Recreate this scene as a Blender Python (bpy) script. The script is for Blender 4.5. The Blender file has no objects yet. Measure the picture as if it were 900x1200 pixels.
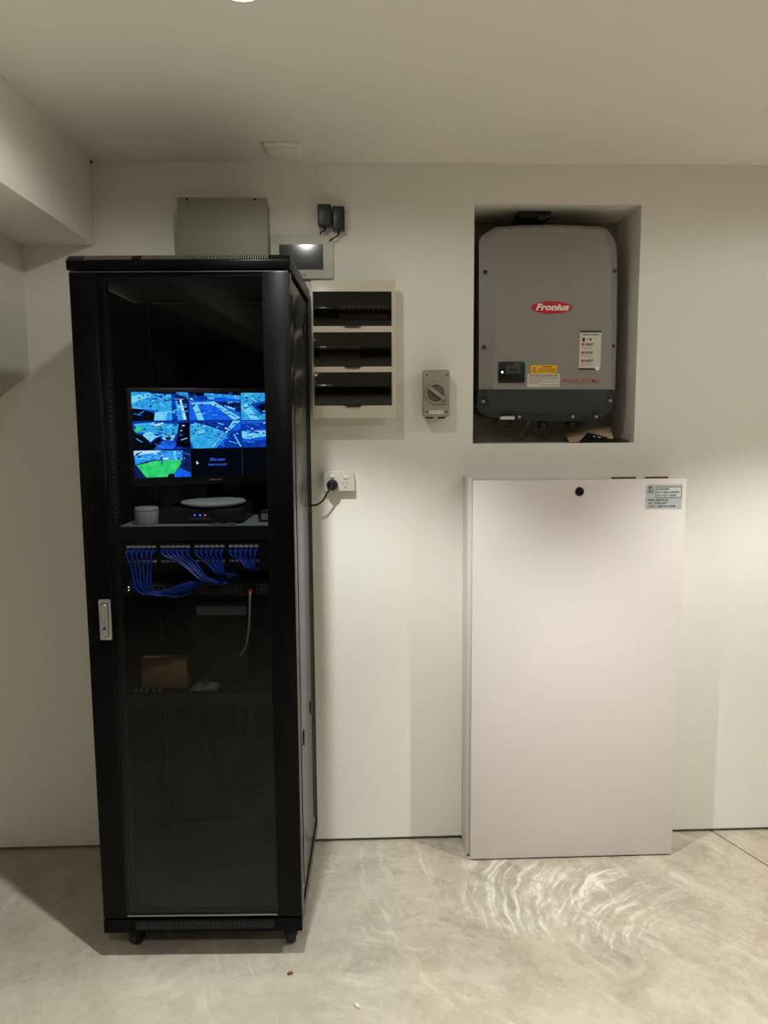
import bpy, bmesh, math, random
from mathutils import Matrix, Vector
random.seed(7)
S = bpy.context.scene
COL = S.collection

# ---------------------------------------------------------------- camera
CAM_D, CAM_H, YAW, PITCH, ROLL, FPX = 2.7988, 1.6246, .037, .1204, -.0066, 897.13
_cy, _sy, _cp, _sp = math.cos(YAW), math.sin(YAW), math.cos(PITCH), math.sin(PITCH)
_cr, _sr = math.cos(ROLL), math.sin(ROLL)
RIGHT = Vector((_cy, -_sy, 0)); FWD = Vector((_sy*_cp, _cy*_cp, -_sp)); UP = RIGHT.cross(FWD)
CPOS = Vector((0, -CAM_D, CAM_H))
cd = bpy.data.cameras.new('camera'); cam = bpy.data.objects.new('camera', cd); COL.objects.link(cam)
cd.sensor_fit = 'VERTICAL'; cd.sensor_height = 24; cd.lens = FPX/1200*24; cd.clip_start = .02
_ax = RIGHT*_cr + UP*_sr; _ay = -RIGHT*_sr + UP*_cr
_m = Matrix((_ax, _ay, -FWD)).transposed().to_4x4(); _m.translation = CPOS
cam.matrix_world = _m
S.camera = cam

# ---------------------------------------------------------------- world, exposure
wd = bpy.data.worlds.new('world'); S.world = wd; wd.use_nodes = True
wd.node_tree.nodes['Background'].inputs[0].default_value = (.9, .92, 1, 1)
wd.node_tree.nodes['Background'].inputs[1].default_value = .02
S.view_settings.view_transform = 'Standard'; S.view_settings.look = 'None'
S.view_settings.gamma = 1; S.view_settings.use_curve_mapping = False
S.view_settings.exposure = 0.0

CEIL = 2.514
LAMPS = [(-.226, -1.085), (1.70, -1.10), (-.225, -2.95), (1.80, -2.95)]   # recessed downlights
LAMP_BEAM, LAMP_WIDE = 122.0, 10.0
LAMP_GAIN = [1.0, 1.0, .85, .95]
LAMP_COL = (.955, .985, .940)

# ---------------------------------------------------------------- helpers
def pix(u, v):
    a, b = u-450, v-600
    return FWD + RIGHT*((a*_cr+b*_sr)/FPX) - UP*((-a*_sr+b*_cr)/FPX)
def W(u, v, y=0.0):
    d = pix(u, v); p = CPOS + d*((y-CPOS.y)/d.y); return p.x, p.z
def Zp(u, v, z=0.0):
    d = pix(u, v); p = CPOS + d*((z-CPOS.z)/d.z); return p.x, p.y
RK = Matrix.Translation((-.476, -.627, 0)) @ Matrix.Rotation(-.03, 4, 'Z')   # rack frame: x across, y into the rack, z up
RKI = RK.inverted()
def rk(u, v, c):
    o = RKI @ CPOS; d = RKI.to_3x3() @ pix(u, v); p = o + d*((c-o.y)/d.y); return p.x, p.z
ID = Matrix.Identity(4)
MW = {}
def props(o, label=None, cat=None, group=None, kind=None):
    if label: o['label'] = label
    if cat: o['category'] = cat
    if group: o['group'] = group
    if kind: o['kind'] = kind
    return o
def thing(name, label, cat, loc=(0, 0, 0), frame=ID, group=None):
    o = bpy.data.objects.new(name, None); COL.objects.link(o)
    m = frame @ Matrix.Translation(loc); o.matrix_world = m
    o.empty_display_size = .05; MW[o.name] = m
    return props(o, label, cat, group)
class MB:
    def __init__(s, frame=ID): s.v = []; s.f = []; s.mi = []; s.fr = frame
    def poly(s, pts, m=0):
        n = len(s.v); s.v += [Vector(p) for p in pts]; s.f.append(tuple(range(n, n+len(pts)))); s.mi.append(m); return s
    def box(s, x0, x1, y0, y1, z0, z1, m=0):
        n = len(s.v)
        s.v += [Vector(p) for p in ((x0,y0,z0),(x1,y0,z0),(x1,y1,z0),(x0,y1,z0),(x0,y0,z1),(x1,y0,z1),(x1,y1,z1),(x0,y1,z1))]
        for q in ((3,2,1,0),(4,5,6,7),(0,1,5,4),(1,2,6,5),(2,3,7,6),(3,0,4,7)):
            s.f.append(tuple(n+i for i in q)); s.mi.append(m)
        return s
    def loft(s, loops, m=0, cap0=True, cap1=True):
        n = len(s.v); k = len(loops[0])
        for l in loops: s.v += [Vector(p) for p in l]
        for a in range(len(loops)-1):
            for i in range(k):
                j = (i+1) % k
                s.f.append((n+a*k+i, n+a*k+j, n+(a+1)*k+j, n+(a+1)*k+i)); s.mi.append(m)
        if cap0: s.f.append(tuple(n+i for i in reversed(range(k)))); s.mi.append(m)
        if cap1: s.f.append(tuple(n+(len(loops)-1)*k+i for i in range(k))); s.mi.append(m)
        return s
    def prism(s, out, y0, y1, m=0):            # outline in (x, z), run from y0 (back) to y1 (front)
        return s.loft([[(x, y0, z) for x, z in out], [(x, y1, z) for x, z in out]], m)
    def lathe(s, c, prof, axis='z', n=24, m=0, cap0=True, cap1=True):   # profile of (radius, height)
        L = []
        for r, h in prof:
            ring = []
            for i in range(n):
                a = 2*math.pi*i/n; p, q = r*math.cos(a), r*math.sin(a)
                ring.append({'z': (c[0]+p, c[1]+q, c[2]+h), 'y': (c[0]+p, c[1]+h, c[2]+q), 'x': (c[0]+h, c[1]+p, c[2]+q)}[axis])
            L.append(ring)
        return s.loft(L, m, cap0, cap1)
    def tube(s, pts, r, n=8, m=0, sub=6):
        P = [Vector(p) for p in pts]
        if len(P) > 2 and sub > 1:
            Q = []
            for i in range(len(P)-1):
                a, b, c, d = P[max(i-1, 0)], P[i], P[i+1], P[min(i+2, len(P)-1)]
                for k in range(sub):
                    t = k/sub
                    Q.append(.5*((2*b)+(c-a)*t+(2*a-5*b+4*c-d)*t*t+(3*b-a-3*c+d)*t**3))
            P = Q + [P[-1]]
        L = []; ref = Vector((.13, .27, .95))
        for i, p in enumerate(P):
            t = (P[min(i+1, len(P)-1)] - P[max(i-1, 0)]).normalized()
            u = ref - t*ref.dot(t)
            if u.length < 1e-4: u = Vector((1, 0, 0)) - t*t.x
            u.normalize(); w = t.cross(u); ref = u
            L.append([p + u*(r*math.cos(2*math.pi*k/n)) + w*(r*math.sin(2*math.pi*k/n)) for k in range(n)])
        return s.loft(L, m)
    def data(s, name, mats, inv, bevel=0, smooth=False, seg=2):
        me = bpy.data.meshes.new(name)
        me.from_pydata([inv @ v for v in s.v], [], s.f)
        for mm in (mats if isinstance(mats, (list, tuple)) else [mats]): me.materials.append(M[mm] if isinstance(mm, str) else mm)
        for p, i in zip(me.polygons, s.mi): p.material_index = i
        bm = bmesh.new(); bm.from_mesh(me)
        if bevel:
            bm.normal_update()
            es = [e for e in bm.edges if len(e.link_faces) == 2 and e.calc_face_angle(0) > .5]
            bmesh.ops.bevel(bm, geom=es, offset=bevel, segments=seg, affect='EDGES', clamp_overlap=True, profile=.5)
        bmesh.ops.recalc_face_normals(bm, faces=bm.faces)
        bm.to_mesh(me); bm.free()
        if smooth or bevel:
            me.shade_smooth(); me.set_sharp_from_angle(angle=math.radians(32))
        return me
    def build(s, name, mats, parent=None, bevel=0, smooth=False, seg=2, label=None, cat=None, group=None, kind=None):
        if parent is not None:
            m = MW[parent.name]; inv = m.inverted() @ s.fr
        else:
            xs = [p.x for p in s.v]; ys = [p.y for p in s.v]; zs = [p.z for p in s.v]
            m = s.fr @ Matrix.Translation(((min(xs)+max(xs))/2, (min(ys)+max(ys))/2, min(zs)))
            inv = m.inverted() @ s.fr
        me = s.data(name, mats, inv, bevel, smooth, seg)
        o = bpy.data.objects.new(name, me); COL.objects.link(o)
        if parent is not None: o.parent = parent
        else: o.matrix_world = m
        MW[o.name] = m
        return props(o, label, cat, group, kind)
def share(name, me, parent, pos, frame=ID, scale=None, rot=None):       # part with shared mesh data at frame-space pos
    o = bpy.data.objects.new(name, me); COL.objects.link(o); o.parent = parent
    m = frame @ Matrix.Translation(pos)
    if rot is not None: m = m @ rot
    lm = MW[parent.name].inverted() @ m
    if scale: lm = lm @ Matrix.Diagonal((*scale, 1))
    o.matrix_local = lm
    MW[o.name] = m
    return o
def rrect(x0, x1, z0, z1, r, n=5):
    out = []
    for cx, cz, a0 in ((x1-r, z0+r, -90), (x1-r, z1-r, 0), (x0+r, z1-r, 90), (x0+r, z0+r, 180)):
        for k in range(n+1):
            a = math.radians(a0+90*k/n); out.append((cx+r*math.cos(a), cz+r*math.sin(a)))
    return out
def text(name, body, mat, parent, x0, x1, z0, z1, y, frame=ID, shear=0, bold=0, ext=.0003, spacing=1.0):
    cu = bpy.data.curves.new(name, 'FONT'); cu.body = body; cu.size = 1; cu.shear = shear; cu.offset = bold; cu.resolution_u = 3
    cu.space_character = spacing
    t = bpy.data.objects.new(name, cu); COL.objects.link(t)
    bpy.context.view_layer.update()
    me = bpy.data.meshes.new_from_object(t.evaluated_get(bpy.context.evaluated_depsgraph_get()))
    bpy.data.objects.remove(t); bpy.data.curves.remove(cu)
    xs = [v.co.x for v in me.vertices]; ys = [v.co.y for v in me.vertices]
    ax, bx, ay, by = min(xs), max(xs), min(ys), max(ys)
    inv = MW[parent.name].inverted() @ frame
    for v in me.vertices:
        v.co = inv @ Vector((x0+(v.co.x-ax)/(bx-ax)*(x1-x0), y, z0+(v.co.y-ay)/(by-ay)*(z1-z0)))
    me.name = name; me.materials.clear(); me.materials.append(M[mat])
    for p in me.polygons: p.material_index = 0
    o = bpy.data.objects.new(name, me); COL.objects.link(o); o.parent = parent; MW[o.name] = MW[parent.name]
    return o

def fine_print(mat, parent, x0, x1, z0, z1, y, frame=ID, n=7, seed=1):      # print too small to read: a row of short marks
    rr = random.Random(seed); b = MB(frame); w = [rr.uniform(.5, 1.3) for _ in range(n)]; k = (x1-x0)/(sum(w)+.35*(n-1)); x = x0
    for q in w:
        b.box(x, x+q*k, y, y+.0004, z0, z1); x += (q+.35)*k
    return b.build('fine_print', mat, parent, kind='stuff')

# ---------------------------------------------------------------- materials
M = {}
def lin(c): return tuple(((x/255+.055)/1.055)**2.4 if x > 10 else x/255/12.92 for x in c)
def mat(name, rgb, rough=.5, metal=0.0, var=.06, nscale=12, bump=0.0, bscale=200, spec=.5, coat=0, aniso=None):
    m = bpy.data.materials.new(name); m.use_nodes = True; M[name] = m
    nt = m.node_tree; N = nt.nodes; L = nt.links; b = N['Principled BSDF']
    c = lin(rgb)
    tc = N.new('ShaderNodeTexCoord'); no = N.new('ShaderNodeTexNoise'); no.inputs['Scale'].default_value = nscale; no.inputs['Detail'].default_value = 5
    L.new(tc.outputs['Object'], no.inputs['Vector'])
    mx = N.new('ShaderNodeMix'); mx.data_type = 'RGBA'
    mx.inputs['A'].default_value = (*[x*(1-var) for x in c], 1); mx.inputs['B'].default_value = (*[min(1, x*(1+var)) for x in c], 1)
    L.new(no.outputs['Fac'], mx.inputs['Factor']); L.new(mx.outputs['Result'], b.inputs['Base Color'])
    b.inputs['Roughness'].default_value = rough; b.inputs['Metallic'].default_value = metal
    b.inputs['Specular IOR Level'].default_value = spec; b.inputs['Coat Weight'].default_value = coat
    if bump:
        n2 = N.new('ShaderNodeTexNoise'); n2.inputs['Scale'].default_value = bscale; n2.inputs['Detail'].default_value = 3
        L.new(tc.outputs['Object'], n2.inputs['Vector'])
        bp = N.new('ShaderNodeBump'); bp.inputs['Strength'].default_value = bump; bp.inputs['Distance'].default_value = .002
        L.new(n2.outputs['Fac'], bp.inputs['Height']); L.new(bp.outputs['Normal'], b.inputs['Normal'])
    return m
def glow(name, rgb, strength, var=0.0, nscale=60, rgb2=None):
    m = bpy.data.materials.new(name); m.use_nodes = True; M[name] = m
    nt = m.node_tree; N = nt.nodes; L = nt.links; N.remove(N['Principled BSDF'])
    e = N.new('ShaderNodeEmission'); e.inputs['Strength'].default_value = strength
    c = lin(rgb); c2 = lin(rgb2) if rgb2 else c
    if rgb2:
        tc = N.new('ShaderNodeTexCoord'); no = N.new('ShaderNodeTexVoronoi'); no.inputs['Scale'].default_value = nscale
        L.new(tc.outputs['Object'], no.inputs['Vector'])
        mx = N.new('ShaderNodeMix'); mx.data_type = 'RGBA'; mx.inputs['A'].default_value = (*c, 1); mx.inputs['B'].default_value = (*c2, 1)
        L.new(no.outputs['Distance'], mx.inputs['Factor']); L.new(mx.outputs['Result'], e.inputs['Color'])
    else: e.inputs['Color'].default_value = (*c, 1)
    L.new(e.outputs[0], N['Material Output'].inputs['Surface'])
    return m
def pane(name, tint, rough=.02, ior=1.45):
    m = bpy.data.materials.new(name); m.use_nodes = True; M[name] = m
    nt = m.node_tree; N = nt.nodes; L = nt.links; N.remove(N['Principled BSDF'])
    t = N.new('ShaderNodeBsdfTransparent'); t.inputs['Color'].default_value = (*tint, 1)
    g = N.new('ShaderNodeBsdfGlossy'); g.inputs['Roughness'].default_value = rough; g.inputs['Color'].default_value = (.9, .9, .9, 1)
    fr = N.new('ShaderNodeFresnel'); fr.inputs['IOR'].default_value = ior
    mx = N.new('ShaderNodeMixShader'); L.new(fr.outputs[0], mx.inputs[0]); L.new(t.outputs[0], mx.inputs[1]); L.new(g.outputs[0], mx.inputs[2])
    L.new(mx.outputs[0], N['Material Output'].inputs['Surface'])
    return m

mat('wall_paint', (236, 232, 224), .75, var=.015, nscale=2.5, bump=.08, bscale=160)
mat('ceiling_paint', (240, 236, 228), .8, var=.015, nscale=2, bump=.06, bscale=140)
mat('rear_dim', (70, 68, 64), .8, var=.05)  # unseen end wall: the dimness back there is put into its colour
mat('lift_white', (228, 219, 217), .38, var=.01, nscale=3)
mat('lift_edge', (222, 214, 210), .5, var=.04)
mat('dark_gap', (14, 13, 12), .9)
mat('black_steel', (4.5, 4.5, 5), .28, var=.15, nscale=30, bump=.03, bscale=900, spec=.10)
mat('sheen_steel', (36, 35, 32), .26, var=.1, nscale=30, spec=.5)  # paler copy of the rack's black steel, side sheen put into the colour
mat('black_inner', (15, 16, 17), .6, var=.15)
mat('grey_inner', (36, 39, 40), .6, var=.1)
mat('port_frame', (110, 100, 88), .5)
mat('rail_nut', (96, 100, 102), .5, .5)
mat('black_plastic', (17, 17, 18), .35, var=.1)
mat('dark_plastic', (34, 35, 37), .45, var=.1)
mat('rubber', (20, 20, 20), .7)
mat('chrome', (196, 194, 190), .28, 1.0, var=.05)
mat('silver', (176, 175, 172), .35, .85, var=.05)
mat('grey_box', (138, 134, 121), .5, var=.03)
mat('isolator_grey', (156, 152, 138), .5, var=.03)
mat('isolator_dark', (104, 96, 86), .5, var=.05)
mat('white_plastic', (216, 212, 200), .35, var=.02)
mat('glossy_white', (206, 205, 196), .05, var=.02)
mat('cream_plastic', (214, 205, 186), .12, var=.02)
mat('breaker', (190, 186, 176), .5)
mat('inv_grey', (139, 134, 127), .5, var=.02)
mat('inv_dark', (38, 43, 46), .5, var=.08, nscale=40)
mat('inv_panel', (24, 27, 27), .25)
mat('lcd', (66, 72, 70), .3)
mat('logo_red', (196, 10, 28), .4)
mat('text_red', (176, 30, 36), .5)
mat('print_white', (236, 232, 226), .5)
mat('print_black', (28, 27, 26), .6)
mat('print_grey', (130, 126, 120), .6)
mat('sticker_white', (208, 200, 186), .5, var=.02)
mat('sticker_yellow', (240, 176, 8), .5, var=.03)
mat('sign_silver', (190, 192, 193), .4, 0, var=.03)
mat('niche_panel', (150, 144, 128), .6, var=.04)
mat('conduit', (128, 124, 114), .5)
mat('paper', (196, 178, 146), .7, var=.05)
mat('paper_edge', (180, 120, 50), .7)
mat('leaflet_black', (30, 30, 33), .3, var=.2)
mat('cardboard', (142, 108, 66), .85, var=.08, nscale=25)
mat('device_white', (192, 192, 186), .4, var=.03)
mat('device_grey', (150, 152, 150), .5)
mat('device_black', (24, 24, 26), .35)
mat('blue_cable', (28, 72, 190), .4, var=.1)
mat('label_strip', (210, 212, 214), .5)
mat('red_plug', (200, 40, 40), .4)
mat('brown_strip', (96, 52, 38), .7)
mat('debris_white', (226, 220, 206), .7)
mat('debris_brown', (120, 84, 56), .8)
mat('screen_glass', (46, 49, 51), .09, var=.02)
glow('lens', (255, 240, 214), 14.0)
glow('led_blue', (50, 70, 255), 26.0)
glow('led_red', (255, 40, 70), 20.0)
glow('led_white', (235, 255, 220), 5.0)
pane('door_glass', (.36, .37, .38), .015, 1.34)
pane('board_glass', (.46, .42, .36), .02)

def floor_material():
    m = bpy.data.materials.new('concrete'); m.use_nodes = True; M['concrete'] = m
    nt = m.node_tree; N = nt.nodes; L = nt.links; b = N['Principled BSDF']
    g = N.new('ShaderNodeNewGeometry')
    def noise(scale, detail=6, rough=.6, dist=0, vec=None):
        n = N.new('ShaderNodeTexNoise'); n.inputs['Scale'].default_value = scale; n.inputs['Detail'].default_value = detail
        n.inputs['Roughness'].default_value = rough; n.inputs['Distortion'].default_value = dist
        L.new(vec or g.outputs['Position'], n.inputs['Vector']); return n.outputs['Fac']
    def ramp(fac, a, c0, bq, c1):
        r = N.new('ShaderNodeValToRGB'); r.color_ramp.elements[0].position = a; r.color_ramp.elements[0].color = (*c0, 1)
        r.color_ramp.elements[1].position = bq; r.color_ramp.elements[1].color = (*c1, 1); L.new(fac, r.inputs[0]); return r.outputs[0]
    def mth(op, a, c=None, clamp=False):
        q = N.new('ShaderNodeMath'); q.operation = op; q.use_clamp = clamp
        for i, x in enumerate((a, c)):
            if x is None: continue
            if hasattr(x, 'links'): L.new(x, q.inputs[i])
            else: q.inputs[i].default_value = x
        return q.outputs[0]
    def mix(f, a, c, mode='MIX'):
        q = N.new('ShaderNodeMix'); q.data_type = 'RGBA'; q.blend_type = mode
        if hasattr(f, 'links'): L.new(f, q.inputs['Factor'])
        else: q.inputs['Factor'].default_value = f
        for k, x in (('A', a), ('B', c)):
            if hasattr(x, 'links'): L.new(x, q.inputs[k])
            else: q.inputs[k].default_value = (*x, 1)
        return q.outputs['Result']
    W0, K0 = (0, 0, 0), (1, 1, 1)
    base = ramp(noise(2.3, 8, .62, .6), .32, lin((162, 149, 132)), .68, lin((198, 185, 167)))
    base = mix(mth('MULTIPLY', ramp(noise(9, 8, .7, 1.2), .45, W0, .7, K0), .35), base, lin((208, 201, 188)))
    base = mix(mth('MULTIPLY', ramp(noise(5, 8, .7, .8), .48, W0, .70, K0), .6), base, lin((132, 124, 110)))
    base = mix(mth('MULTIPLY', ramp(noise(28, 8, .75, .6), .50, W0, .68, K0), .35), base, lin((136, 128, 114)))
    base = mix(mth('MULTIPLY', ramp(noise(22, 8, .75, 1.5), .54, W0, .70, K0), .4), base, lin((216, 209, 196)))
    sep = N.new('ShaderNodeSeparateXYZ'); L.new(g.outputs['Position'], sep.inputs[0])
    X, Y = sep.outputs[0], sep.outputs[1]
    # left and near zones of slightly different tone
    wob = mth('MULTIPLY', mth('SUBTRACT', noise(7, 4), .5), .05)
    left = mth('MULTIPLY', mth('SUBTRACT', .14, mth('ADD', X, wob)), 30, True)
    base = mix(mth('MULTIPLY', left, .28), base, lin((166, 164, 157)))
    near = mth('MULTIPLY', mth('SUBTRACT', -.70, mth('ADD', Y, wob)), 40, True)
    base = mix(mth('MULTIPLY', near, .20), base, lin((198, 189, 168)))
    # pale trowel swirls
    def swirl(cx, cy, fr, ft, thr0, thr1, sq=1.0):      # streaky noise laid along arcs round a centre
        wx = mth('MULTIPLY', mth('SUBTRACT', noise(3.5, 2), .5), .11); wy = mth('MULTIPLY', mth('SUBTRACT', noise(4.3, 2, .5, .3), .5), .11)
        dx = mth('ADD', mth('SUBTRACT', X, cx), wx); dy = mth('MULTIPLY', mth('ADD', mth('SUBTRACT', Y, cy), wy), sq)
        r = mth('SQRT', mth('ADD', mth('MULTIPLY', dx, dx), mth('MULTIPLY', dy, dy))); th = mth('ARCTAN2', dy, mth('MULTIPLY', dx, -1.0))
        cb = N.new('ShaderNodeCombineXYZ'); L.new(mth('MULTIPLY', r, fr), cb.inputs[0]); L.new(mth('MULTIPLY', th, ft), cb.inputs[1]); cb.inputs[2].default_value = cx*9
        return ramp(noise(1.0, 5, .68, .25, cb.outputs[0]), thr0, W0, thr1, K0)
    def disc(cx, cy, r0, r1):
        dx = mth('SUBTRACT', X, cx); dy = mth('MULTIPLY', mth('SUBTRACT', Y, cy), 1.15)
        d = mth('SQRT', mth('ADD', mth('MULTIPLY', dx, dx), mth('MULTIPLY', dy, dy)))
        d = mth('ADD', d, mth('MULTIPLY', mth('SUBTRACT', noise(4, 3), .5), .35))
        q = N.new('ShaderNodeMapRange'); q.interpolation_type = 'SMOOTHSTEP'; q.inputs['From Min'].default_value = r1; q.inputs['From Max'].default_value = r0
        L.new(d, q.inputs['Value']); return q.outputs[0]
    brk = ramp(noise(11, 5, .6, .5), .34, W0, .55, K0)
    s1 = mth('MULTIPLY', mth('MULTIPLY', swirl(.97, -.46, 44, 1.3, .47, .60), disc(.58, -.34, .18, .33)), brk)
    s2 = mth('MULTIPLY', mth('MULTIPLY', swirl(1.20, -.80, 42, 1.6, .47, .60), disc(.80, -.42, .15, .32)), brk)
    s3 = mth('MULTIPLY', mth('MULTIPLY', swirl(1.6, -.1, 22, 3.0, .53, .68), ramp(noise(1.6, 3), .44, W0, .60, K0)), brk)
    s4 = mth('MULTIPLY', mth('MULTIPLY', swirl(-.2, -1.5, 20, 3.0, .53, .68), ramp(noise(1.3, 3, .5, .4), .46, W0, .62, K0)), brk)
    tot = mth('ADD', mth('ADD', mth('MULTIPLY', s1, .8), mth('MULTIPLY', s2, .8)), mth('ADD', mth('MULTIPLY', s3, .45), mth('MULTIPLY', s4, .4)), True)
    base = mix(tot, base, lin((232, 227, 216)))
    spk = ramp(noise(120, 3, .6), .70, W0, .76, K0)
    base = mix(mth('MULTIPLY', spk, .5), base, lin((84, 78, 70)))
    L.new(base, b.inputs['Base Color'])
    rr = N.new('ShaderNodeMapRange'); rr.inputs['To Min'].default_value = .42; rr.inputs['To Max'].default_value = .72
    L.new(noise(6, 5), rr.inputs['Value']); L.new(rr.outputs[0], b.inputs['Roughness'])
    bp = N.new('ShaderNodeBump'); bp.inputs['Strength'].default_value = .25; bp.inputs['Distance'].default_value = .003
    L.new(mth('ADD', noise(40, 6, .6), mth('MULTIPLY', tot, .6)), bp.inputs['Height']); L.new(bp.outputs[0], b.inputs['Normal'])
floor_material()

# ================================================================ the setting
XL, XR, YB = -2.4, 3.2, -7.2
NX0, NX1, NZ0, NZ1, ND = .4303, 1.0284, 1.5331, 2.3769, .26
def struct(mb, name, m, **k): return mb.build(name, m, kind='structure', **k)

# floor: two concrete pours with an open saw cut between them
fl = struct(MB().box(XL, XR, YB, .30, -.07, -.035), 'floor', 'dark_gap')
def jx(y): return 1.399 + .087/.231*(-.009-y)
yend = -.009 - (XR-1.399)*.231/.087
g_ = .0035
MB().loft([[(XL, .05, z), (jx(.05)-g_, .05, z), (XR-g_, yend, z), (XR, yend-.02, z), (XR, YB, z), (XL, YB, z)] for z in (-.035, 0)]).build('slab', 'concrete', fl)
MB().loft([[(jx(.05)+g_, .05, z), (XR, .05, z), (XR, yend+.02, z)] for z in (-.035, 0)]).build('slab', 'concrete', fl)

# back wall: sheet with the inverter niche cut into it, a shadow gap along the floor
wb = MB(); zb = .013
xs = [XL, NX0, NX1, XR]; zs = [zb, NZ0, NZ1, CEIL]
for i in range(3):
    for k in range(3):
        if i == 1 and k == 1: continue
        wb.poly([(xs[i], 0, zs[k]), (xs[i+1], 0, zs[k]), (xs[i+1], 0, zs[k+1]), (xs[i], 0, zs[k+1])])
wb.poly([(XL, 0, zb), (XL, .045, zb), (XR, .045, zb), (XR, 0, zb)])
wall = struct(wb, 'wall_back', 'wall_paint')
nl = MB()
nl.poly([(NX0, 0, NZ0), (NX1, 0, NZ0), (NX1, ND, NZ0), (NX0, ND, NZ0)]).poly([(NX0, 0, NZ1), (NX0, ND, NZ1), (NX1, ND, NZ1), (NX1, 0, NZ1)])
nl.poly([(NX0, 0, NZ0), (NX0, ND, NZ0), (NX0, ND, NZ1), (NX0, 0, NZ1)]).poly([(NX1, 0, NZ0), (NX1, 0, NZ1), (NX1, ND, NZ1), (NX1, ND, NZ0)])
nl.build('niche_lining', 'wall_paint', wall)
xm = W(629, 505, ND)[0]
for a, b in ((NX0, xm-.002), (xm+.002, NX1)):
    MB().box(a, b, ND-.012, ND, NZ0, NZ1).build('niche_back_panel', 'niche_panel', wall)
struct(MB().box(XL, XR, .045, .06, -.03, zb+.02), 'trim_1', 'dark_gap')
struct(MB().box(XL, XR, YB, .30, CEIL, CEIL+.06), 'ceiling', 'ceiling_paint')
struct(MB().box(XR, XR+.06, YB, .30, 0, CEIL), 'wall_right', 'wall_paint')
struct(MB().box(XL-.06, XL, YB, .30, 0, CEIL), 'wall_left', 'ceiling_paint')
struct(MB().box(XL, XR, YB-.06, YB, 0, CEIL), 'wall_front', 'rear_dim')
# dropped bulkhead along the left, and the side of the stair beyond it with its sloping lower edge
BX0, BX1, BZ = -1.15, -.90, 2.235
struct(MB().box(BX0, BX1, YB, 0, BZ, CEIL), 'wall_bulkhead', 'wall_paint')
sl = (1.793-1.70)/.25
out = [(0, 1.793), (0, CEIL), (-.95, CEIL), (-.95, 1.793-sl*.95)]
struct(MB().loft([[(BX0, y, z) for y, z in out], [(BX0-.10, y, z) for y, z in out]]), 'wall_stair_side', 'wall_paint')

# ================================================================ downlights
def downlight(i, x, y, label):
    t = thing('downlight', label, 'light', (x, y, CEIL-.012), group='recessed ceiling downlights')
    z = CEIL
    MB().lathe((x, y, z), [(.040, -.005), (.041, -.007), (.046, -.007), (.048, -.001)], n=32, cap0=False, cap1=False).build('trim_ring', 'white_plastic', t, smooth=True)
    MB().lathe((x, y, z), [(.0402, -.006), (.0402, -.001)], n=32).build('lens', 'lens', t)
    for nm, e, ang, bl in (('beam', LAMP_BEAM*LAMP_GAIN[i], 100, .42), ('spill', LAMP_WIDE*LAMP_GAIN[i], 172, .25)):
        ld = bpy.data.lights.new('downlight_'+nm, 'SPOT'); ld.energy = e; ld.color = LAMP_COL; ld.spot_size = math.radians(ang); ld.spot_blend = bl; ld.shadow_soft_size = .022
        lo = bpy.data.objects.new('downlight_'+nm, ld); COL.objects.link(lo); lo.parent = t
        lo.location = (0, 0, -.014)
for i, (x, y) in enumerate(LAMPS):
    downlight(i, x, y, ['round recessed downlight in the ceiling in front of the black rack', 'round recessed downlight in the ceiling in front of the white cabinet',
                        'round recessed downlight further from the wall, in line with the rack', 'round recessed downlight further from the wall, in line with the cabinet'][i])

# ================================================================ server rack
RW, RD, RZ0, RZB, RZT, RZC = .30, .60, .085, .126, 2.030, 2.076
rack = thing('server_rack', 'tall black steel server rack with smoked glass door on castors', 'server rack', (0, .3, 0), RK)
def R(): return MB(RK)
# castors
cm = R(); cm2 = R()
cm.lathe((0, 0, .030), [(.012, -.014), (.029, -.014), (.030, -.011), (.030, .011), (.029, .014), (.012, .014)], axis='x', n=20)
cm2.box(-.022, .022, -.028, .028, .074, .0845).lathe((0, 0, .06), [(.016, 0), (.016, .016)], n=16)
for sx in (-1, 1): cm2.loft([[(sx*.017+d, -.016, .066), (sx*.017+d, .020, .066), (sx*.017+d, .010, .022), (sx*.017+d, -.010, .022)] for d in (-.002, .002)])
cm2.lathe((0, 0, .030), [(.005, -.021), (.005, .021)], axis='x', n=10)
wheel_me = cm.data('wheel', 'rubber', ID, smooth=True); fork_me = cm2.data('castor_fork', 'black_steel', ID)
hubm = R(); hubm.lathe((0, 0, .030), [(.009, -.0155), (.009, .0155)], axis='x', n=12); hub_me = hubm.data('hub', 'silver', ID)
for cx in (-.225, .255):
    for cyy in (.075, .53):
        rot = Matrix.Rotation(random.uniform(-.7, .7), 4, 'Z')
        c = share('castor', fork_me, rack, (cx, cyy, 0), RK, rot=rot)
        for nm, me in (('wheel', wheel_me), ('hub', hub_me)):
            w = bpy.data.objects.new(nm, me); COL.objects.link(w); w.parent = c
# base plinth with slotted grille
b = R(); b.box(-RW, RW, .02, RD, RZ0, RZB)
b.box(-RW, -.205, 0, .02, RZ0, RZB).box(.215, RW, 0, .02, RZ0, RZB).box(-.205, .215, 0, .02, RZB-.006, RZB).box(-.205, .215, 0, .02, RZ0, RZ0+.005)
b.build('base', 'black_steel', rack)
b = R(); n = 66
for i in range(n):
    x = -.205 + .42*(i+.5)/n; b.box(x-.0018, x+.0018, .003, .019, RZ0+.005, RZB-.006)
b.build('base_grille', 'dark_plastic', rack, kind='stuff')
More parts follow.
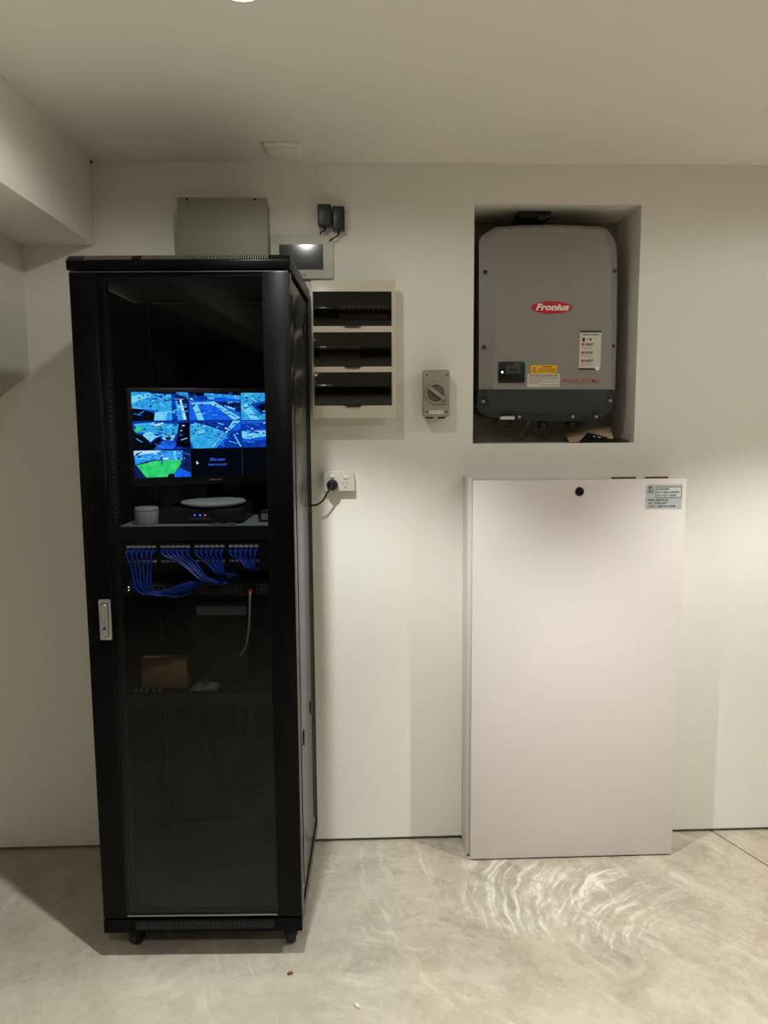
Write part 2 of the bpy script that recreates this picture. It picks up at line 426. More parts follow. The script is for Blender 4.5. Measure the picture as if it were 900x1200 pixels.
# top cover with sloped slotted lip
b = R(); lip = [(-.006, RZT+.004), (-.006, RZT+.028), (.012, RZC-.004), (.02, RZC), (RD, RZC), (RD, RZT+.004)]
b.loft([[(x, y, z) for y, z in lip] for x in (-RW-.004, RW+.004)])
cov = b.build('top_cover', 'black_steel', rack, bevel=.002, seg=2)
b = R(); n = 78
for i in range(n):
    x = -.255 + .50*(i+.5)/n
    if abs(x+.115) < .014: continue
    b.loft([[(x+dx, -.0045+.018*t-.0008, RZT+.0295+.0145*t+.0009) for dx in (-.0012, .0012)] + [(x+dx, -.0045+.018*t+.002, RZT+.0295+.0145*t-.002) for dx in (.0012, -.0012)] for t in (.05, .98)])
b.build('vent_slots', 'silver', cov, kind='stuff')
# posts, sides, rear
for sx in (-1, 1):
    b = R(); a0, a1 = sorted((sx*RW, sx*(RW-.035)))
    b.box(a0, a1, .034, .060, RZB, RZT); b.build('front_post', 'sheen_steel', rack)
    b = R(); b.box(a0, a1, RD-.03, RD, RZB, RZT); b.build('rear_post', 'sheen_steel', rack)
    b = R(); a0, a1 = sorted((sx*(RW-.004), sx*(RW-.014)))
    b.box(a0, a1, .062, RD-.032, RZB+.004, RZT-.004); sp = b.build('side_panel', 'sheen_steel', rack, bevel=.003)
    b = R(); a0, a1 = sorted((sx*(RW-.004), sx*(RW-.001)))
    b.box(a0, a1, .10, .104, RZB+.05, RZT-.05).box(a0, a1, .50, .504, RZB+.05, RZT-.05); b.build('panel_rib', 'sheen_steel', sp)
    for zz in (.62, 1.92):
        for yy in (.18, .44):
            b = R(); a0, a1 = sorted((sx*(RW-.004), sx*(RW+.0005))); b.box(a0, a1, yy-.012, yy+.012, zz-.022, zz+.022)
            b.build('latch', 'black_plastic', sp, bevel=.002)
b = R(); b.box(-RW+.036, RW-.036, RD-.012, RD-.004, RZB, RZT); b.build('rear_panel', 'grey_inner', rack)
b = R(); b.box(-RW+.015, RW-.015, .061, RD-.032, RZB, RZB+.004); b.build('bottom_plate', 'grey_inner', rack)
# 19 inch rails with cage-nut holes
for sx in (-1, 1):
    for yy, nm in ((.085, 'front_rail'), (.50, 'rear_rail')):
        b = R(); a0, a1 = sorted((sx*.222, sx*.262)); s0, s1 = sorted((sx*.260, sx*.264))
        b.box(a0, a1, yy, yy+.003, RZB+.01, RZT-.01).box(s0, s1, yy, yy+.05, RZB+.01, RZT-.01); rl = b.build(nm, 'black_inner', rack)
        b = R(); z = RZB+.03
        while z < RZT-.04:
            for dz in (0, .0159, .0318): b.box(sx*.2325-.0035, sx*.2325+.0035, yy-.0008, yy+.0005, z+dz-.0035, z+dz+.0035)
            z += .04445
        b.build('rail_hole_glints', 'rail_nut', rl, kind='stuff')  # pale squares: glints at the holes, put in as colour
# door
gl0, gl1 = -.228, .226
b = R(); b.box(-RW, gl0, 0, .03, RZB+.006, RZT-.002); door = b.build('door', 'black_steel', rack, bevel=.002)
b = R(); b.box(gl1, RW, 0, .03, RZB+.006, RZT-.002); b.build('door_stile', 'black_steel', door, bevel=.002)
b = R(); b.box(gl0, gl1, .006, .028, RZT-.014, RZT-.002); b.build('door_rail', 'black_steel', door)
b = R(); b.box(gl0, gl1, .006, .028, RZB+.006, RZB+.012); b.build('door_rail', 'black_steel', door)
b = R(); b.poly([(gl0, .008, RZB+.012), (gl1, .008, RZB+.012), (gl1, .008, RZT-.014), (gl0, .008, RZT-.014)]); b.build('glass_pane', 'door_glass', door, label='smoked glass door pane')
b = R(); b.box(gl0, gl1, .001, .007, RZB+.0105, RZB+.0125); b.build('edge_strip', 'chrome', door)
b = R(); b.box(-RW+.002, RW-.002, .0, .0035, RZT-.0018, RZT+.0002); b.build('top_seam', 'rail_nut', door)
# handle (swing lever in a plate)
hx0, hz1 = rk(115, 703, -.006); hx1, hz0 = rk(131, 750, -.006)
b = R(); b.prism(rrect(hx0, hx1, hz0, hz1, .003), 0, -.006); ha = b.build('handle', 'silver', door, bevel=.0008, label='silver swing handle plate')
hc = (hx0+hx1)/2; b = R(); b.prism(rrect(hc-.0105, hc+.0105, hz0+.009, hz1-.009, .010, 8), -.0055, -.0066); b.build('recess', 'dark_plastic', ha)
b = R(); b.prism(rrect(hc-.0085, hc+.0085, hz0+.012, hz1-.012, .0084, 8), -.006, -.0135); b.build('handle_lever', 'silver', door, bevel=.002)
b = R(); b.lathe((hc, -.0135, hz0+.036), [(.0045, .001), (.0045, -.0008)], axis='y', n=14); b.build('lock_cylinder', 'dark_plastic', door)
# ================================================================ monitor in the rack
def rkp(u, v, c): x, z = rk(u, v, c); return Vector((x, c, z))
shelf_c = .085
SZ = rk(230, 615.5, shelf_c)[1]
ang = math.radians(23)
ml = rkp(152.5, 459, .115); mb_ = rkp(158, 561, .115)
MH = ml.z-mb_.z; MWd = .478
mx = (ml.x+mb_.x)/2
FM = RK @ Matrix.Translation((mx, .115, mb_.z)) @ Matrix.Rotation(ang, 4, 'Z')   # monitor frame: x along screen, y behind, z up
mon = thing('monitor', 'black flat monitor showing a grid of blue camera views', 'monitor', (MWd/2, .03, -.024), FM)
F = lambda: MB(FM)
b = F(); b.box(-.012, MWd+.012, -.004, .034, -.024, MH+.012); hous = b.build('housing', 'device_black', mon, bevel=.003)
b = F(); b.box(.06, MWd-.06, .034, .052, .03, MH-.03); b.build('back_bulge', 'device_black', hous, bevel=.006)
fine_print('print_grey', hous, MWd*.5-.018, MWd*.5+.018, -.0135, -.0085, -.0046, FM, 6)
b = F()
b.box(MWd/2-.05, MWd/2+.05, .053, .060, MH/2-.05, MH/2+.05); b.build('mount_plate', 'black_inner', mon)
a_ = RKI @ FM @ Vector((MWd/2, .06, MH/2)); b = R(); b.box(a_.x-.02, a_.x+.02, a_.y, .585, a_.z-.02, a_.z+.02); b.build('mount_arm', 'black_inner', mon)
# the picture on the screen: nine tiles of flat coloured shapes
EM = 2.4
glow('px_navy', (3, 8, 24), .8*EM); glow('px_dark', (6, 16, 52), EM, rgb2=(14, 40, 110), nscale=90)
glow('px_blue', (12, 84, 226), EM, rgb2=(30, 110, 250), nscale=70); glow('px_azure', (22, 140, 244), EM, rgb2=(60, 180, 255), nscale=60)
glow('px_cyan', (90, 206, 252), EM, rgb2=(140, 226, 255), nscale=80); glow('px_pale', (190, 236, 255), EM); glow('px_teal', (24, 146, 230), EM, rgb2=(70, 196, 240), nscale=50)
glow('px_green', (8, 196, 110), EM, rgb2=(70, 236, 120), nscale=60); glow('px_deep', (8, 44, 150), EM, rgb2=(14, 70, 190), nscale=80); glow('px_off', (5, 9, 16), .9*EM)
PX = ['px_navy', 'px_dark', 'px_deep', 'px_blue', 'px_azure', 'px_teal', 'px_cyan', 'px_pale', 'px_green', 'px_off']
TILES = {
 (0,0): ['px_azure', ('px_teal', [(0,.08),(.72,.14),(.70,.66),(0,.52)]), ('px_cyan', [(0,.16),(.3,.04),(.36,.10),(0,.42)]), ('px_dark', [(.70,.05),(.96,.1),(1,.3),(1,1),(.9,1),(.86,.55)]), ('px_pale', [(.84,.25),(.88,.25),(.96,.98),(.90,.98)]),
         ('px_navy', [(0,.56),(.40,.66),(.38,1),(0,1)]), ('px_deep', [(.22,.64),(.42,.68),(.40,.76)]), ('px_cyan', [(.40,.70),(.62,.70),(.58,1),(.38,1)]), ('px_deep', [(.70,.15),(.76,.15),(.80,1),(.70,1)]), ('px_navy', [(.3,0),(.8,0),(.76,.07),(.36,.05)])],
 (0,1): ['px_blue', ('px_navy', [(0,0),(1,0),(1,.12),(.6,.10),(.05,.3)]), ('px_azure', [(.30,.02),(1,.10),(1,.24),(.3,.14)]), ('px_cyan', [(.04,.36),(.5,.34),(1,.92),(.86,1),(.46,.42),(.16,.42),(.28,1),(.16,1)]), ('px_dark', [(.5,.32),(1,.34),(1,.74),(.66,.5)]), ('px_cyan', [(.7,.45),(.9,.58),(.86,.64),(.68,.5)]),
         ('px_deep', [(.08,.12),(.46,.12),(.44,.28),(.08,.3)]), ('px_azure', [(.36,.15),(.48,.15),(.46,.27),(.36,.27)])],
 (0,2): ['px_teal', ('px_deep', [(.2,.4),(.6,.25),(.8,.6),(.4,.8)]), ('px_navy', [(.3,.45),(.6,.35),(.7,.55),(.42,.72)]), ('px_cyan', [(0,.5),(.12,.4),(.36,1),(.2,1)]), ('px_pale', [(.5,.85),(.9,.66),(.94,.74),(.6,.95)]), ('px_navy', [(.6,0),(1,0),(1,.2)])],
 (1,0): ['px_deep', ('px_navy', [(0,.3),(.2,.5),(.3,.8),(.46,.56),(.6,1),(0,1)]), ('px_teal', [(.02,.1),(.3,.05),(.84,.12),(.8,.5),(.5,.42),(.3,.6),(.1,.44)]), ('px_green', [(.02,.3),(.14,.2),(.2,.3),(.05,.4)]), ('px_cyan', [(.14,.46),(.3,.36),(.42,.54),(.3,.74)]), ('px_pale', [(.3,.1),(.5,.08),(.46,.2)]),
         ('px_navy', [(.82,.05),(1,.05),(1,1),(.74,.9)]), ('px_cyan', [(.5,.5),(.76,.44),(.7,.7),(.52,.66)]), ('px_blue', [(.4,.9),(.6,.68),(.76,.8),(.7,1),(.36,1)]), ('px_navy', [(.56,.6),(.64,.52),(.68,.64),(.6,.7)])],
 (1,1): ['px_deep', ('px_teal', [(0,.2),(.1,.06),(.5,.25),(.66,.38),(.4,1),(.06,1),(0,.7)]), ('px_dark', [(.2,0),(.6,.3),(.66,.4),(.56,.32),(.1,.02)]), ('px_cyan', [(.84,.0),(1,.0),(.72,.45),(.66,.5)]), ('px_azure', [(.66,.5),(.76,.48),(.5,1),(.4,1)]), ('px_blue', [(1,.02),(1,.3),(.76,.46)]), ('px_pale', [(.16,.34),(.28,.34),(.28,.42),(.16,.42)]),
         ('px_cyan', [(.84,.5),(.86,.5),(1,.96),(.97,.96)]), ('px_pale', [(.42,.96),(.44,.96),(.66,.44),(.65,.43)])],
 (1,2): ['px_blue', ('px_cyan', [(0,.4),(1,.36),(1,.46),(.1,.7),(0,.62)]), ('px_deep', [(0,.12),(1,.06),(1,.28),(0,.36)]), ('px_deep', [(0,.8),(.6,.7),(1,.8),(1,1),(0,1)]), ('px_cyan', [(.75,.7),(1,.56),(1,.8)])],
 (2,0): ['px_dark', ('px_azure', [(0,.04),(.86,.04),(.86,.4),(.3,.36),(.02,.52)]), ('px_pale', [(0,.02),(.5,.02),(.4,.10),(0,.18)]), ('px_green', [(.04,.54),(.34,.40),(.82,.36),(.84,.48),(.66,.98),(.2,.98)]), ('px_pale', [(.44,.30),(.62,.28),(.60,.36),(.44,.36)]), ('px_blue', [(.68,.9),(.80,.66),(1,.86),(1,1),(.68,1)]), ('px_navy', [(.58,.94),(.62,.86),(.70,.88),(.70,1),(.58,1)]), ('px_cyan', [(.70,.05),(.74,.05),(.74,.32),(.70,.32)])],
 (2,1): ['px_off'], (2,2): ['px_off']}
sc = F(); yy = -.0042
sc.poly([(0, yy, 0), (MWd, yy, 0), (MWd, yy, MH), (0, yy, MH)], 9)
gx = [0, .345, .676, 1.0]
def clampq(a): return max(0, min(1, a))
for (r, c), seq in TILES.items():
    x0, x1 = gx[c]*MWd+.001, gx[c+1]*MWd-.001; z1, z0 = MH*(1-r/3)-.001, MH*(1-(r+1)/3)+.001
    for k, it in enumerate(seq):
        nm, pl = (it, [(0, 0), (1, 0), (1, 1), (0, 1)]) if isinstance(it, str) else it
        y2 = yy-.00012*(k+1)
        sc.poly([(x0+(x1-x0)*clampq(a), y2, z1-(z1-z0)*clampq(q)) for a, q in pl], PX.index(nm))
    if r < 2 or c == 0:          # fine clutter in the pictures
        rr = random.Random(r*7+c)
        for k in range(34):      # thin streaks: kerbs, rails, shadows
            a, q, l_, an = rr.random()*.85, rr.random()*.85, .06+.16*rr.random(), rr.uniform(-.9, .9)
            if r == 2 and q > .3: continue
            ex2, ez2 = l_*math.cos(an), l_*math.sin(an); w = .008+.012*rr.random()
            sc.poly([(x0+(x1-x0)*clampq(i), yy-.0015-.00001*k, z1-(z1-z0)*clampq(j)) for i, j in ((a, q), (a+ex2, q+ez2), (a+ex2, q+ez2+w*2), (a, q+w*2))], rr.choice([2, 2, 3, 4, 4, 6, 6, 1]))
        for k in range(30):
            a, q = rr.random()*.9, rr.random()*.45+.05; w, h = .01+.04*rr.random(), .02+.05*rr.random(); s_ = .03*rr.uniform(-1, 1)
            sc.poly([(x0+(x1-x0)*clampq(i), yy-.0016-.00002*k, z1-(z1-z0)*clampq(j)) for i, j in ((a, q), (a+w, q+s_), (a+w, q+h+s_), (a, q+h))], rr.choice([0, 1, 1, 2, 3, 7]))
b_ = sc.build('screen_picture', PX, mon, label='grid of nine camera pictures')
glow('px_line', (40, 60, 90), EM*.6); glow('px_text', (60, 110, 255), EM*1.1)
for q in gx[1:3]:
    sc = F(); sc.box(q*MWd-.0008, q*MWd+.0008, yy-.0018, yy, 0, MH/3); sc.build('grid_line', 'px_line', mon)
tz = MH/6
text('screen_caption', 'Offline camera', 'px_text', b_, MWd*.465, MWd*.562, tz+.004, tz+.014, yy-.0018, FM)
text('screen_caption', 'Network disconnected', 'px_text', b_, MWd*.455, MWd*.572, tz-.010, tz-.003, yy-.0018, FM)
sc = F(); cxp, czp = MWd*.38, tz+.006; sc.poly([(cxp, yy-.0018, czp), (cxp+.007, yy-.0018, czp-.007), (cxp+.003, yy-.0018, czp-.011), (cxp, yy-.0018, czp-.010)]); sc.build('mouse_pointer', 'px_pale', b_)

# ================================================================ shelves and what stands on them
def rshelf(z, label):
    t = thing('rack_shelf', label, 'shelf', (0, .25, z-.045), RK)
    b = R(); b.box(-.219, .219, shelf_c-.008, .48, z-.003, z); b.build('tray', 'black_steel' if z < 1 else 'device_grey', t)
    b = R(); b.box(-.242, .242, shelf_c-.0105, shelf_c-.0085, z-.044, z-.002); b.build('front_lip', 'black_inner', t)
    for sx in (-1, 1):
        b = R(); a0, a1 = sorted((sx*.219, sx*.2165)); b.box(a0, a1, shelf_c, .46, z-.04, z-.003); b.build('bracket', 'black_inner', t)
rshelf(SZ, 'cantilever rack shelf under the monitor and the black recorder')
LZ = rk(260, 811, shelf_c)[1]
rshelf(LZ, 'lower rack shelf carrying the cardboard box and battery unit')
# white puck
x0, z1 = rk(157, 596.5, .12); x1, _ = rk(185, 596, .12); cx = (x0+x1)/2; r = (x1-x0)/2
b = R(); hgt = .050
b.lathe((cx, .125, SZ+.0006), [(r*.93, 0), (r, .004), (r, hgt-.005), (r*.93, hgt)], n=32)
cup = b.build('canister', 'device_white', smooth=True, label='short white round canister on the rack shelf', cat='canister')
b = R(); b.lathe((cx, .125, SZ+.0006), [(r*1.008, hgt*.80), (r*1.012, hgt*.82), (r*1.012, hgt*.84), (r*1.008, hgt*.86)], n=32, cap0=False, cap1=False); b.build('seam', 'device_grey', cup)
# recorder
x0, _ = rk(186.5, 606, .115); x1, _ = rk(284, 606, .115)
RH = .044
nv = thing('video_recorder', 'flat black recorder box with blue and red lights on shelf', 'recorder', ((x0+x1)/2, .2, SZ+.0006), RK)
b = R(); b.box(x0, x1, .115, .300, SZ+.004, SZ+RH); body = b.build('body', 'dark_plastic', nv, bevel=.003)
for px in (x0+.02, x1-.02):
    for py in (.13, .285): b = R(); b.lathe((px, py, SZ+.0006), [(.007, 0), (.007, .0033)], n=12); b.build('foot', 'rubber', nv)
for u, m in ((228, 'led_blue'), (234.5, 'led_blue'), (240.5, 'led_red')):
    lx, lz = rk(u, 603.7, .1145); b = R(); b.lathe((lx, .1152, lz), [(.0016, 0), (.0016, -.0012)], axis='y', n=12); b.build('indicator_light', m, body)
lx0, lz0 = rk(223, 608, .1146); lx1, _ = rk(246, 608, .1146)
fine_print('print_grey', body, lx0, lx1, lz0-.0012, lz0+.0018, .1144, RK, 9)
# round access point
ax, _ = rk(250, 590, .20); zt = SZ+RH
b = R(); b.lathe((ax, .205, zt+.0005), [(.070, 0), (.098, .008), (.099, .013), (.094, .018), (.06, .0215), (.012, .0225)], n=48)
ap = b.build('access_point', 'device_white', smooth=True, label='round white dish-shaped access point on the black recorder', cat='access point')
b = R(); b.lathe((ax, .205, zt+.0005), [(.020, .0222), (.021, .0229), (.023, .0229), (.024, .0218)], n=32, cap0=False, cap1=False); b.build('ring', 'device_grey', ap)
# small grey round-topped device
x0, _ = rk(301.5, 605, .14); b = R()
b.loft([[(x0+.005, .14, SZ+.001), (x0+.045, .14, SZ+.001), (x0+.05, .14, SZ+.018), (x0+.042, .14, SZ+.034), (x0+.025, .14, SZ+.038), (x0+.008, .14, SZ+.034), (x0, .14, SZ+.018)],
        [(x0+.005, .20, SZ+.001), (x0+.045, .20, SZ+.001), (x0+.05, .20, SZ+.018), (x0+.042, .20, SZ+.034), (x0+.025, .20, SZ+.038), (x0+.008, .20, SZ+.034), (x0, .20, SZ+.018)]])
dv = b.build('speaker_puck', 'dark_plastic', bevel=.004, label='small grey rounded device at the shelf end beside the recorder', cat='device')
b = R(); b.box(x0+.012, x0+.038, .1385, .14, SZ+.008, SZ+.026); b.build('grille', 'device_grey', dv)
# scrap of foil
b = R(); fx0, _ = rk(245, 613, .088); rr = random.Random(3); rows = []
for j in range(3): rows.append([(fx0+.009*i, .083+.010*j, SZ+.0012+.006*rr.random()*(1 if 0 < i < 9 else .2)) for i in range(10)])
for j in range(2):
    for i in range(9):
        b.poly([rows[j][i], rows[j][i+1], rows[j+1][i+1]]); b.poly([rows[j][i], rows[j+1][i+1], rows[j+1][i]])
b.build('foil_scrap', 'silver', label='crumpled strip of silver foil at the front of the shelf', cat='foil')

# ---------------------------------------------------------------- patch panels and switch
PC = .078
PT = rk(230, 635.5, PC)[1]; U1 = .0436
port = R(); port.box(-.0068, .0068, -.004, 0, -.0055, .0055); port.box(-.0042, .0042, -.0046, -.004, -.0035, .004, 1)
port_me = port.data('port', ['dark_plastic', 'black_inner'], ID)
px_first, _ = rk(150, 645, PC)
def port_x(g, i): return -.196 + g*.1005 + i*.0149
def patch(z1, name, label, labels_dy):
    t = thing(name, label, 'patch panel', (0, PC, z1-U1), RK)
    b = R(); b.box(-.242, .242, PC, PC+.006, z1-U1+.0006, z1-.0006); f = b.build('face_plate', 'black_inner', t, bevel=.001)
    b = R(); b.box(-.215, .215, PC+.006, PC+.05, z1-U1+.004, z1-.004); b.build('body', 'black_inner', t)
    b = R(); b.box(-.240, .240, PC-.003, PC, z1-.004, z1-.001); b.build('top_edge', 'dark_plastic', t)
    for g in range(4):
        for i in range(6): share('port', port_me, t, (port_x(g, i), PC, z1-.0245), RK)
        b = R(); lx = port_x(g, 0)-.007
        for i in range(6): b.box(lx+.0149*i, lx+.0149*i+.0120, PC-.002, PC, z1-.0155, z1-.0085)
        b.build('label_holder', 'label_strip', t, label='white label strip')
patch(PT, 'patch_bay', 'black patch panel with white labels directly under the shelf', 0)
patch(PT-U1, 'patch_bay', 'second black patch panel, half hidden by hanging blue cables', 0)
SWZ = rk(260, 682, PC)[1]
sw = thing('network_switch', 'black network switch with two rows of ports below blue cables', 'network switch', (0, PC, SWZ-U1), RK)
b = R(); b.box(-.242, .242, PC, PC+.004, SWZ-U1+.0006, SWZ-.0006); b.build('face_plate', 'black_inner', sw)
b = R(); b.box(-.219, .219, PC+.004, .22, SWZ-U1+.002, SWZ-.002); b.build('body', 'black_inner', sw)
pm = R(); pm.box(-.0072, .0072, -.003, 0, -.0062, .0062); pm.box(-.0055, .0055, -.0034, -.003, -.0045, .0045, 1); pme = pm.data('port', ['port_frame', 'black_plastic'], ID)
for i in range(24):
    for j in range(2): share('port', pme, sw, (-.15+i*.0152, PC, SWZ-.0145-.0155*j), RK)
for k in range(2):
    lx, lz = rk(150.5, 688.5+3.4*k, PC-.004); b = R(); b.lathe((lx, PC, lz), [(.0013, 0), (.0013, -.002)], axis='y', n=10); b.build('indicator_light', 'led_white', sw)
# blue patch cables
CG = 'blue patch cables of the rack'
rr = random.Random(11)
def kp(u, v, c): x, z = rk(u, v, c); return (x, c, z)
gather = [(172, 688, .030), (236, 676, .028), (257, 671, .034), (293, 666, .034)]
seqs = ['leftmost', 'second', 'third', 'rightmost']
glabel = ['blue patch cable in the bunch hanging nearest the door handle side', 'blue patch cable in the second bunch from the handle side of the rack',
          'blue patch cable in the third bunch from the handle side of the rack', 'blue patch cable in the short bunch beside the hinge side of the rack']
for g in range(4):
    gu, gv, gc = gather[g]
    for i in range(6):
        x = port_x(g, i); z = PT-.0245; hxx, hzz = rk(gu, gv, gc)
        k = (i-2.5)
        ex, ez = hxx+.0045*k, hzz+.002*rr.uniform(-1, 1)
        if g == 0: ex = hxx-.012+.0085*k*1.0; 
        pts = [(x, PC-.006, z), (x, PC-.022, z+.001), (x+(ex-x)*.12, PC-.034, z-.010), (x+(ex-x)*.55+.002*rr.uniform(-1, 1), PC-.034, z+(ez-z)*.5), (ex, gc+.006*(i % 2), ez)]
        if g == 0: pts += [(ex+.018, gc+.004*(i % 3), ez-.020), (ex+.055+.006*i, gc+.012, ez-.020-.002*i), (ex+.12+.005*i, PC-.014, ez-.006+.002*i), (ex+.15, PC-.006, ez+.006)]
        elif g == 1: pts += [(ex+.012, gc+.002*i, ez-.008), (ex+.034, gc+.01, ez-.010-.002*i), (ex+.05, PC-.008, ez-.014)]
        else: pts += [(ex+.004, gc+.02, ez-.010), (ex+.007, PC-.006, ez-.012)]
        t = thing('patch_cable', glabel[g], 'cable', pts[0], RK, CG+', bunch '+seqs[g])
        b = R(); b.tube(pts, .0029, n=8, sub=5); b.build('cord', 'blue_cable', t, smooth=True)
        b = R(); b.box(x-.0055, x+.0055, PC-.020, PC-.0048, z-.004, z+.004); b.build('plug', 'blue_cable', t, bevel=.001)
# long cables sweeping across below the panels
for k in range(12):
    a = kp(152+1.5*k, 684+1.0*(k % 4)+.3*k, .055); bb = kp(172+2.4*k, 697-.5*(k % 5), .040); c = kp(212+1.2*k, 689-1.1*(k % 6), .036); d = kp(243+.6*k, 679+.9*(k % 6), .050); e = (d[0]+.012, PC-.004, d[2]-.008)
    b = R(); b.tube([(a[0], PC-.004, a[2]+.006), a, bb, c, d, e], .0029, n=8, sub=6)
    b.build('patch_cable', 'blue_cable', smooth=True, label='blue patch cable swept sideways in the bundle above the switch', cat='cable', group='blue cables swept sideways above the switch')
for (u, v) in ((264, 673), (268, 675), (252, 683), (256, 681), (260, 684)):
    a = kp(u, v, .055); b = R(); b.tube([(a[0]-.010, PC-.004, a[2]-.004), (a[0]-.002, .052, a[2]-.002), (a[0]+.014, .050, a[2]+.002), (a[0]+.024, PC-.004, a[2]-.001)], .0028, n=8)
    b.build('patch_cable', 'blue_cable', smooth=True, label='short blue cable loop above the switch ports', cat='cable', group='short blue cable loops above the switch')
# white lead with a red plug
a = kp(293.5, 692, .062); t = thing('network_lead', 'white cable with red plug hanging from the network switch', 'cable', a, RK)
b = R(); b.box(a[0]-.006, a[0]+.006, .055, PC-.0045, a[2]-.005, a[2]+.005); b.build('plug', 'red_plug', t, bevel=.001)
b = R(); b.tube([(a[0], .058, a[2]-.002), kp(293, 700, .046), kp(292.5, 725, .05), kp(291, 742, .06), kp(288, 758, .09), kp(282, 768, .13)], .0034, n=10); b.build('cord', 'device_white', t, smooth=True)

# ---------------------------------------------------------------- lower shelf
x0, z1 = rk(222, 719, .15); x1, _ = rk(290, 719, .15)
UZ = z1
ups = thing('battery_unit', 'black battery backup unit under the grey router', 'battery unit', ((x0+x1)/2, .3, LZ+.0006), RK)
b = R(); b.prism(rrect(x0, x1, LZ+.001, UZ, .03, 6), .44, .15); b.build('body', 'device_black', ups, bevel=.004)
b = R(); b.prism(rrect(x0+.02, x1-.02, UZ-.12, UZ-.03, .008), .15, .147); b.build('front_panel', 'dark_plastic', ups)
b = R(); b.tube([(x0+.03, .146, UZ-.03), (x0+.05, .130, UZ-.055), (x0+.09, .130, UZ-.05), (x0+.11, .146, UZ-.02)], .004); b.build('lead', 'rubber', ups, smooth=True)
x0, _ = rk(229.5, 716, .12); x1, _ = rk(289, 716, .12)
ro = thing('router', 'light grey router with a dark window on top, below the switch', 'router', ((x0+x1)/2, .25, UZ+.0005), RK)
b = R(); b.box(x0, x1, .12, .32, UZ+.001, UZ+.030); body = b.build('body', 'device_grey', ro, bevel=.004)
b = R(); b.box(x0+.055, x0+.115, .17, .25, UZ+.030, UZ+.0308); b.build('window', 'black_plastic', body)
# carton
x0, z1 = rk(165, 774, .12); x1, _ = rk(217.5, 774, .12)
bx_ = thing('carton', 'brown cardboard box standing on the lower rack shelf', 'box', ((x0+x1)/2, .2, LZ+.0006), RK)
ch = z1-LZ
b = R(); b.box(x0, x1, .12, .27, LZ+.0008, LZ+ch); body = b.build('body', 'cardboard', bx_, bevel=.0015)
b = R(); b.loft([[(x0, .12, LZ+ch+.0005), (x1, .12, LZ+ch+.0005), (x1, .193, LZ+ch+.001), (x0, .193, LZ+ch+.001)], [(x0, .12, LZ+ch+.003), (x1, .12, LZ+ch+.003), (x1, .193, LZ+ch+.0035), (x0, .193, LZ+ch+.0035)]]); b.build('flap', 'cardboard', bx_)
b = R(); b.loft([[(x0, .197, LZ+ch+.0005), (x1, .197, LZ+ch+.0005), (x1, .27, LZ+ch+.001), (x0, .27, LZ+ch+.001)], [(x0, .197, LZ+ch+.006), (x1, .197, LZ+ch+.006), (x1, .27, LZ+ch+.003), (x0, .27, LZ+ch+.003)]]); b.build('flap', 'cardboard', bx_)
# bits of hardware in a clear bag
x0, _ = rk(222, 811, .1); rr = random.Random(5); b = R(); rows = []
for j in range(4): rows.append([(x0+.014*i+.004*rr.random(), .09+.022*j, LZ+.001+.014*rr.random()*(1 if (0 < i < 6 and 0 < j < 3) else .1)) for i in range(7)])
for j in range(3):
    for i in range(6): b.poly([rows[j][i], rows[j][i+1], rows[j+1][i+1]]); b.poly([rows[j][i], rows[j+1][i+1], rows[j+1][i]])
b.build('plastic_bag', 'silver', label='crumpled shiny bag lying on the lower rack shelf', cat='bag')
for k, (u, du) in enumerate(((157, 3.5), (163, 3), (169, 4), (178, 3), (185, 3))):
    x0, _ = rk(u, 810, .085); x1, _ = rk(u+du, 810, .085); b = R(); b.prism(rrect(x0, x1, LZ+.0006, LZ+.007, .002, 3), .098, .088)
    b.build('cage_nut', 'silver', bevel=.0006, label='small silver cage nut lying along the lower shelf edge', cat='nut', group='cage nuts on the lower shelf')

# hanging leads and adapters in the bottom of the rack
paths = [[(203, 822), (205, 850), (214, 890), (208, 930), (214, 962)], [(206, 820), (222, 860), (245, 890), (270, 925), (312, 930)], [(212, 820), (232, 868), (258, 915), (285, 950), (318, 940)],
         [(220, 820), (236, 860), (262, 905), (290, 925), (318, 915)], [(204, 835), (212, 860), (222, 872), (214, 890), (203, 905)], [(232, 820), (252, 880), (262, 930), (296, 962), (320, 952)], [(285, 862), (292, 872), (302, 870), (312, 862)]]
for k, p in enumerate(paths):
    b = R(); b.tube([kp(u, v, .47-.02*k) for u, v in p], .0055, n=8)
    b.build('power_lead', 'rubber', smooth=True, label='black power lead looping loosely in the bottom of the rack', cat='cable', group='black leads in the rack bottom')
for k, (u0, u1, v0, v1) in enumerate(((274, 286, 829, 863), (288, 300, 827, 866), (238, 246, 818, 850))):
    x0, z1 = rk(u0, v0, .52); x1, z0 = rk(u1, v1, .52)
    t = thing('power_adapter', 'black power adapter hanging at the back of the rack bottom', 'adapter', ((x0+x1)/2, .55, z0), RK, 'adapters in the rack bottom')
    b = R(); b.prism(rrect(x0, x1, z0, z1, .006), .575, .52); b.build('body', 'device_black', t, bevel=.004)
    b = R(); b.tube([((x0+x1)/2, .54, z0+.002), ((x0+x1)/2+.01, .53, z0-.03), ((x0+x1)/2+.05, .53, z0-.05), ((x0+x1)/2+.08, .54, z0-.01)], .003); b.build('cord', 'rubber', t, smooth=True)

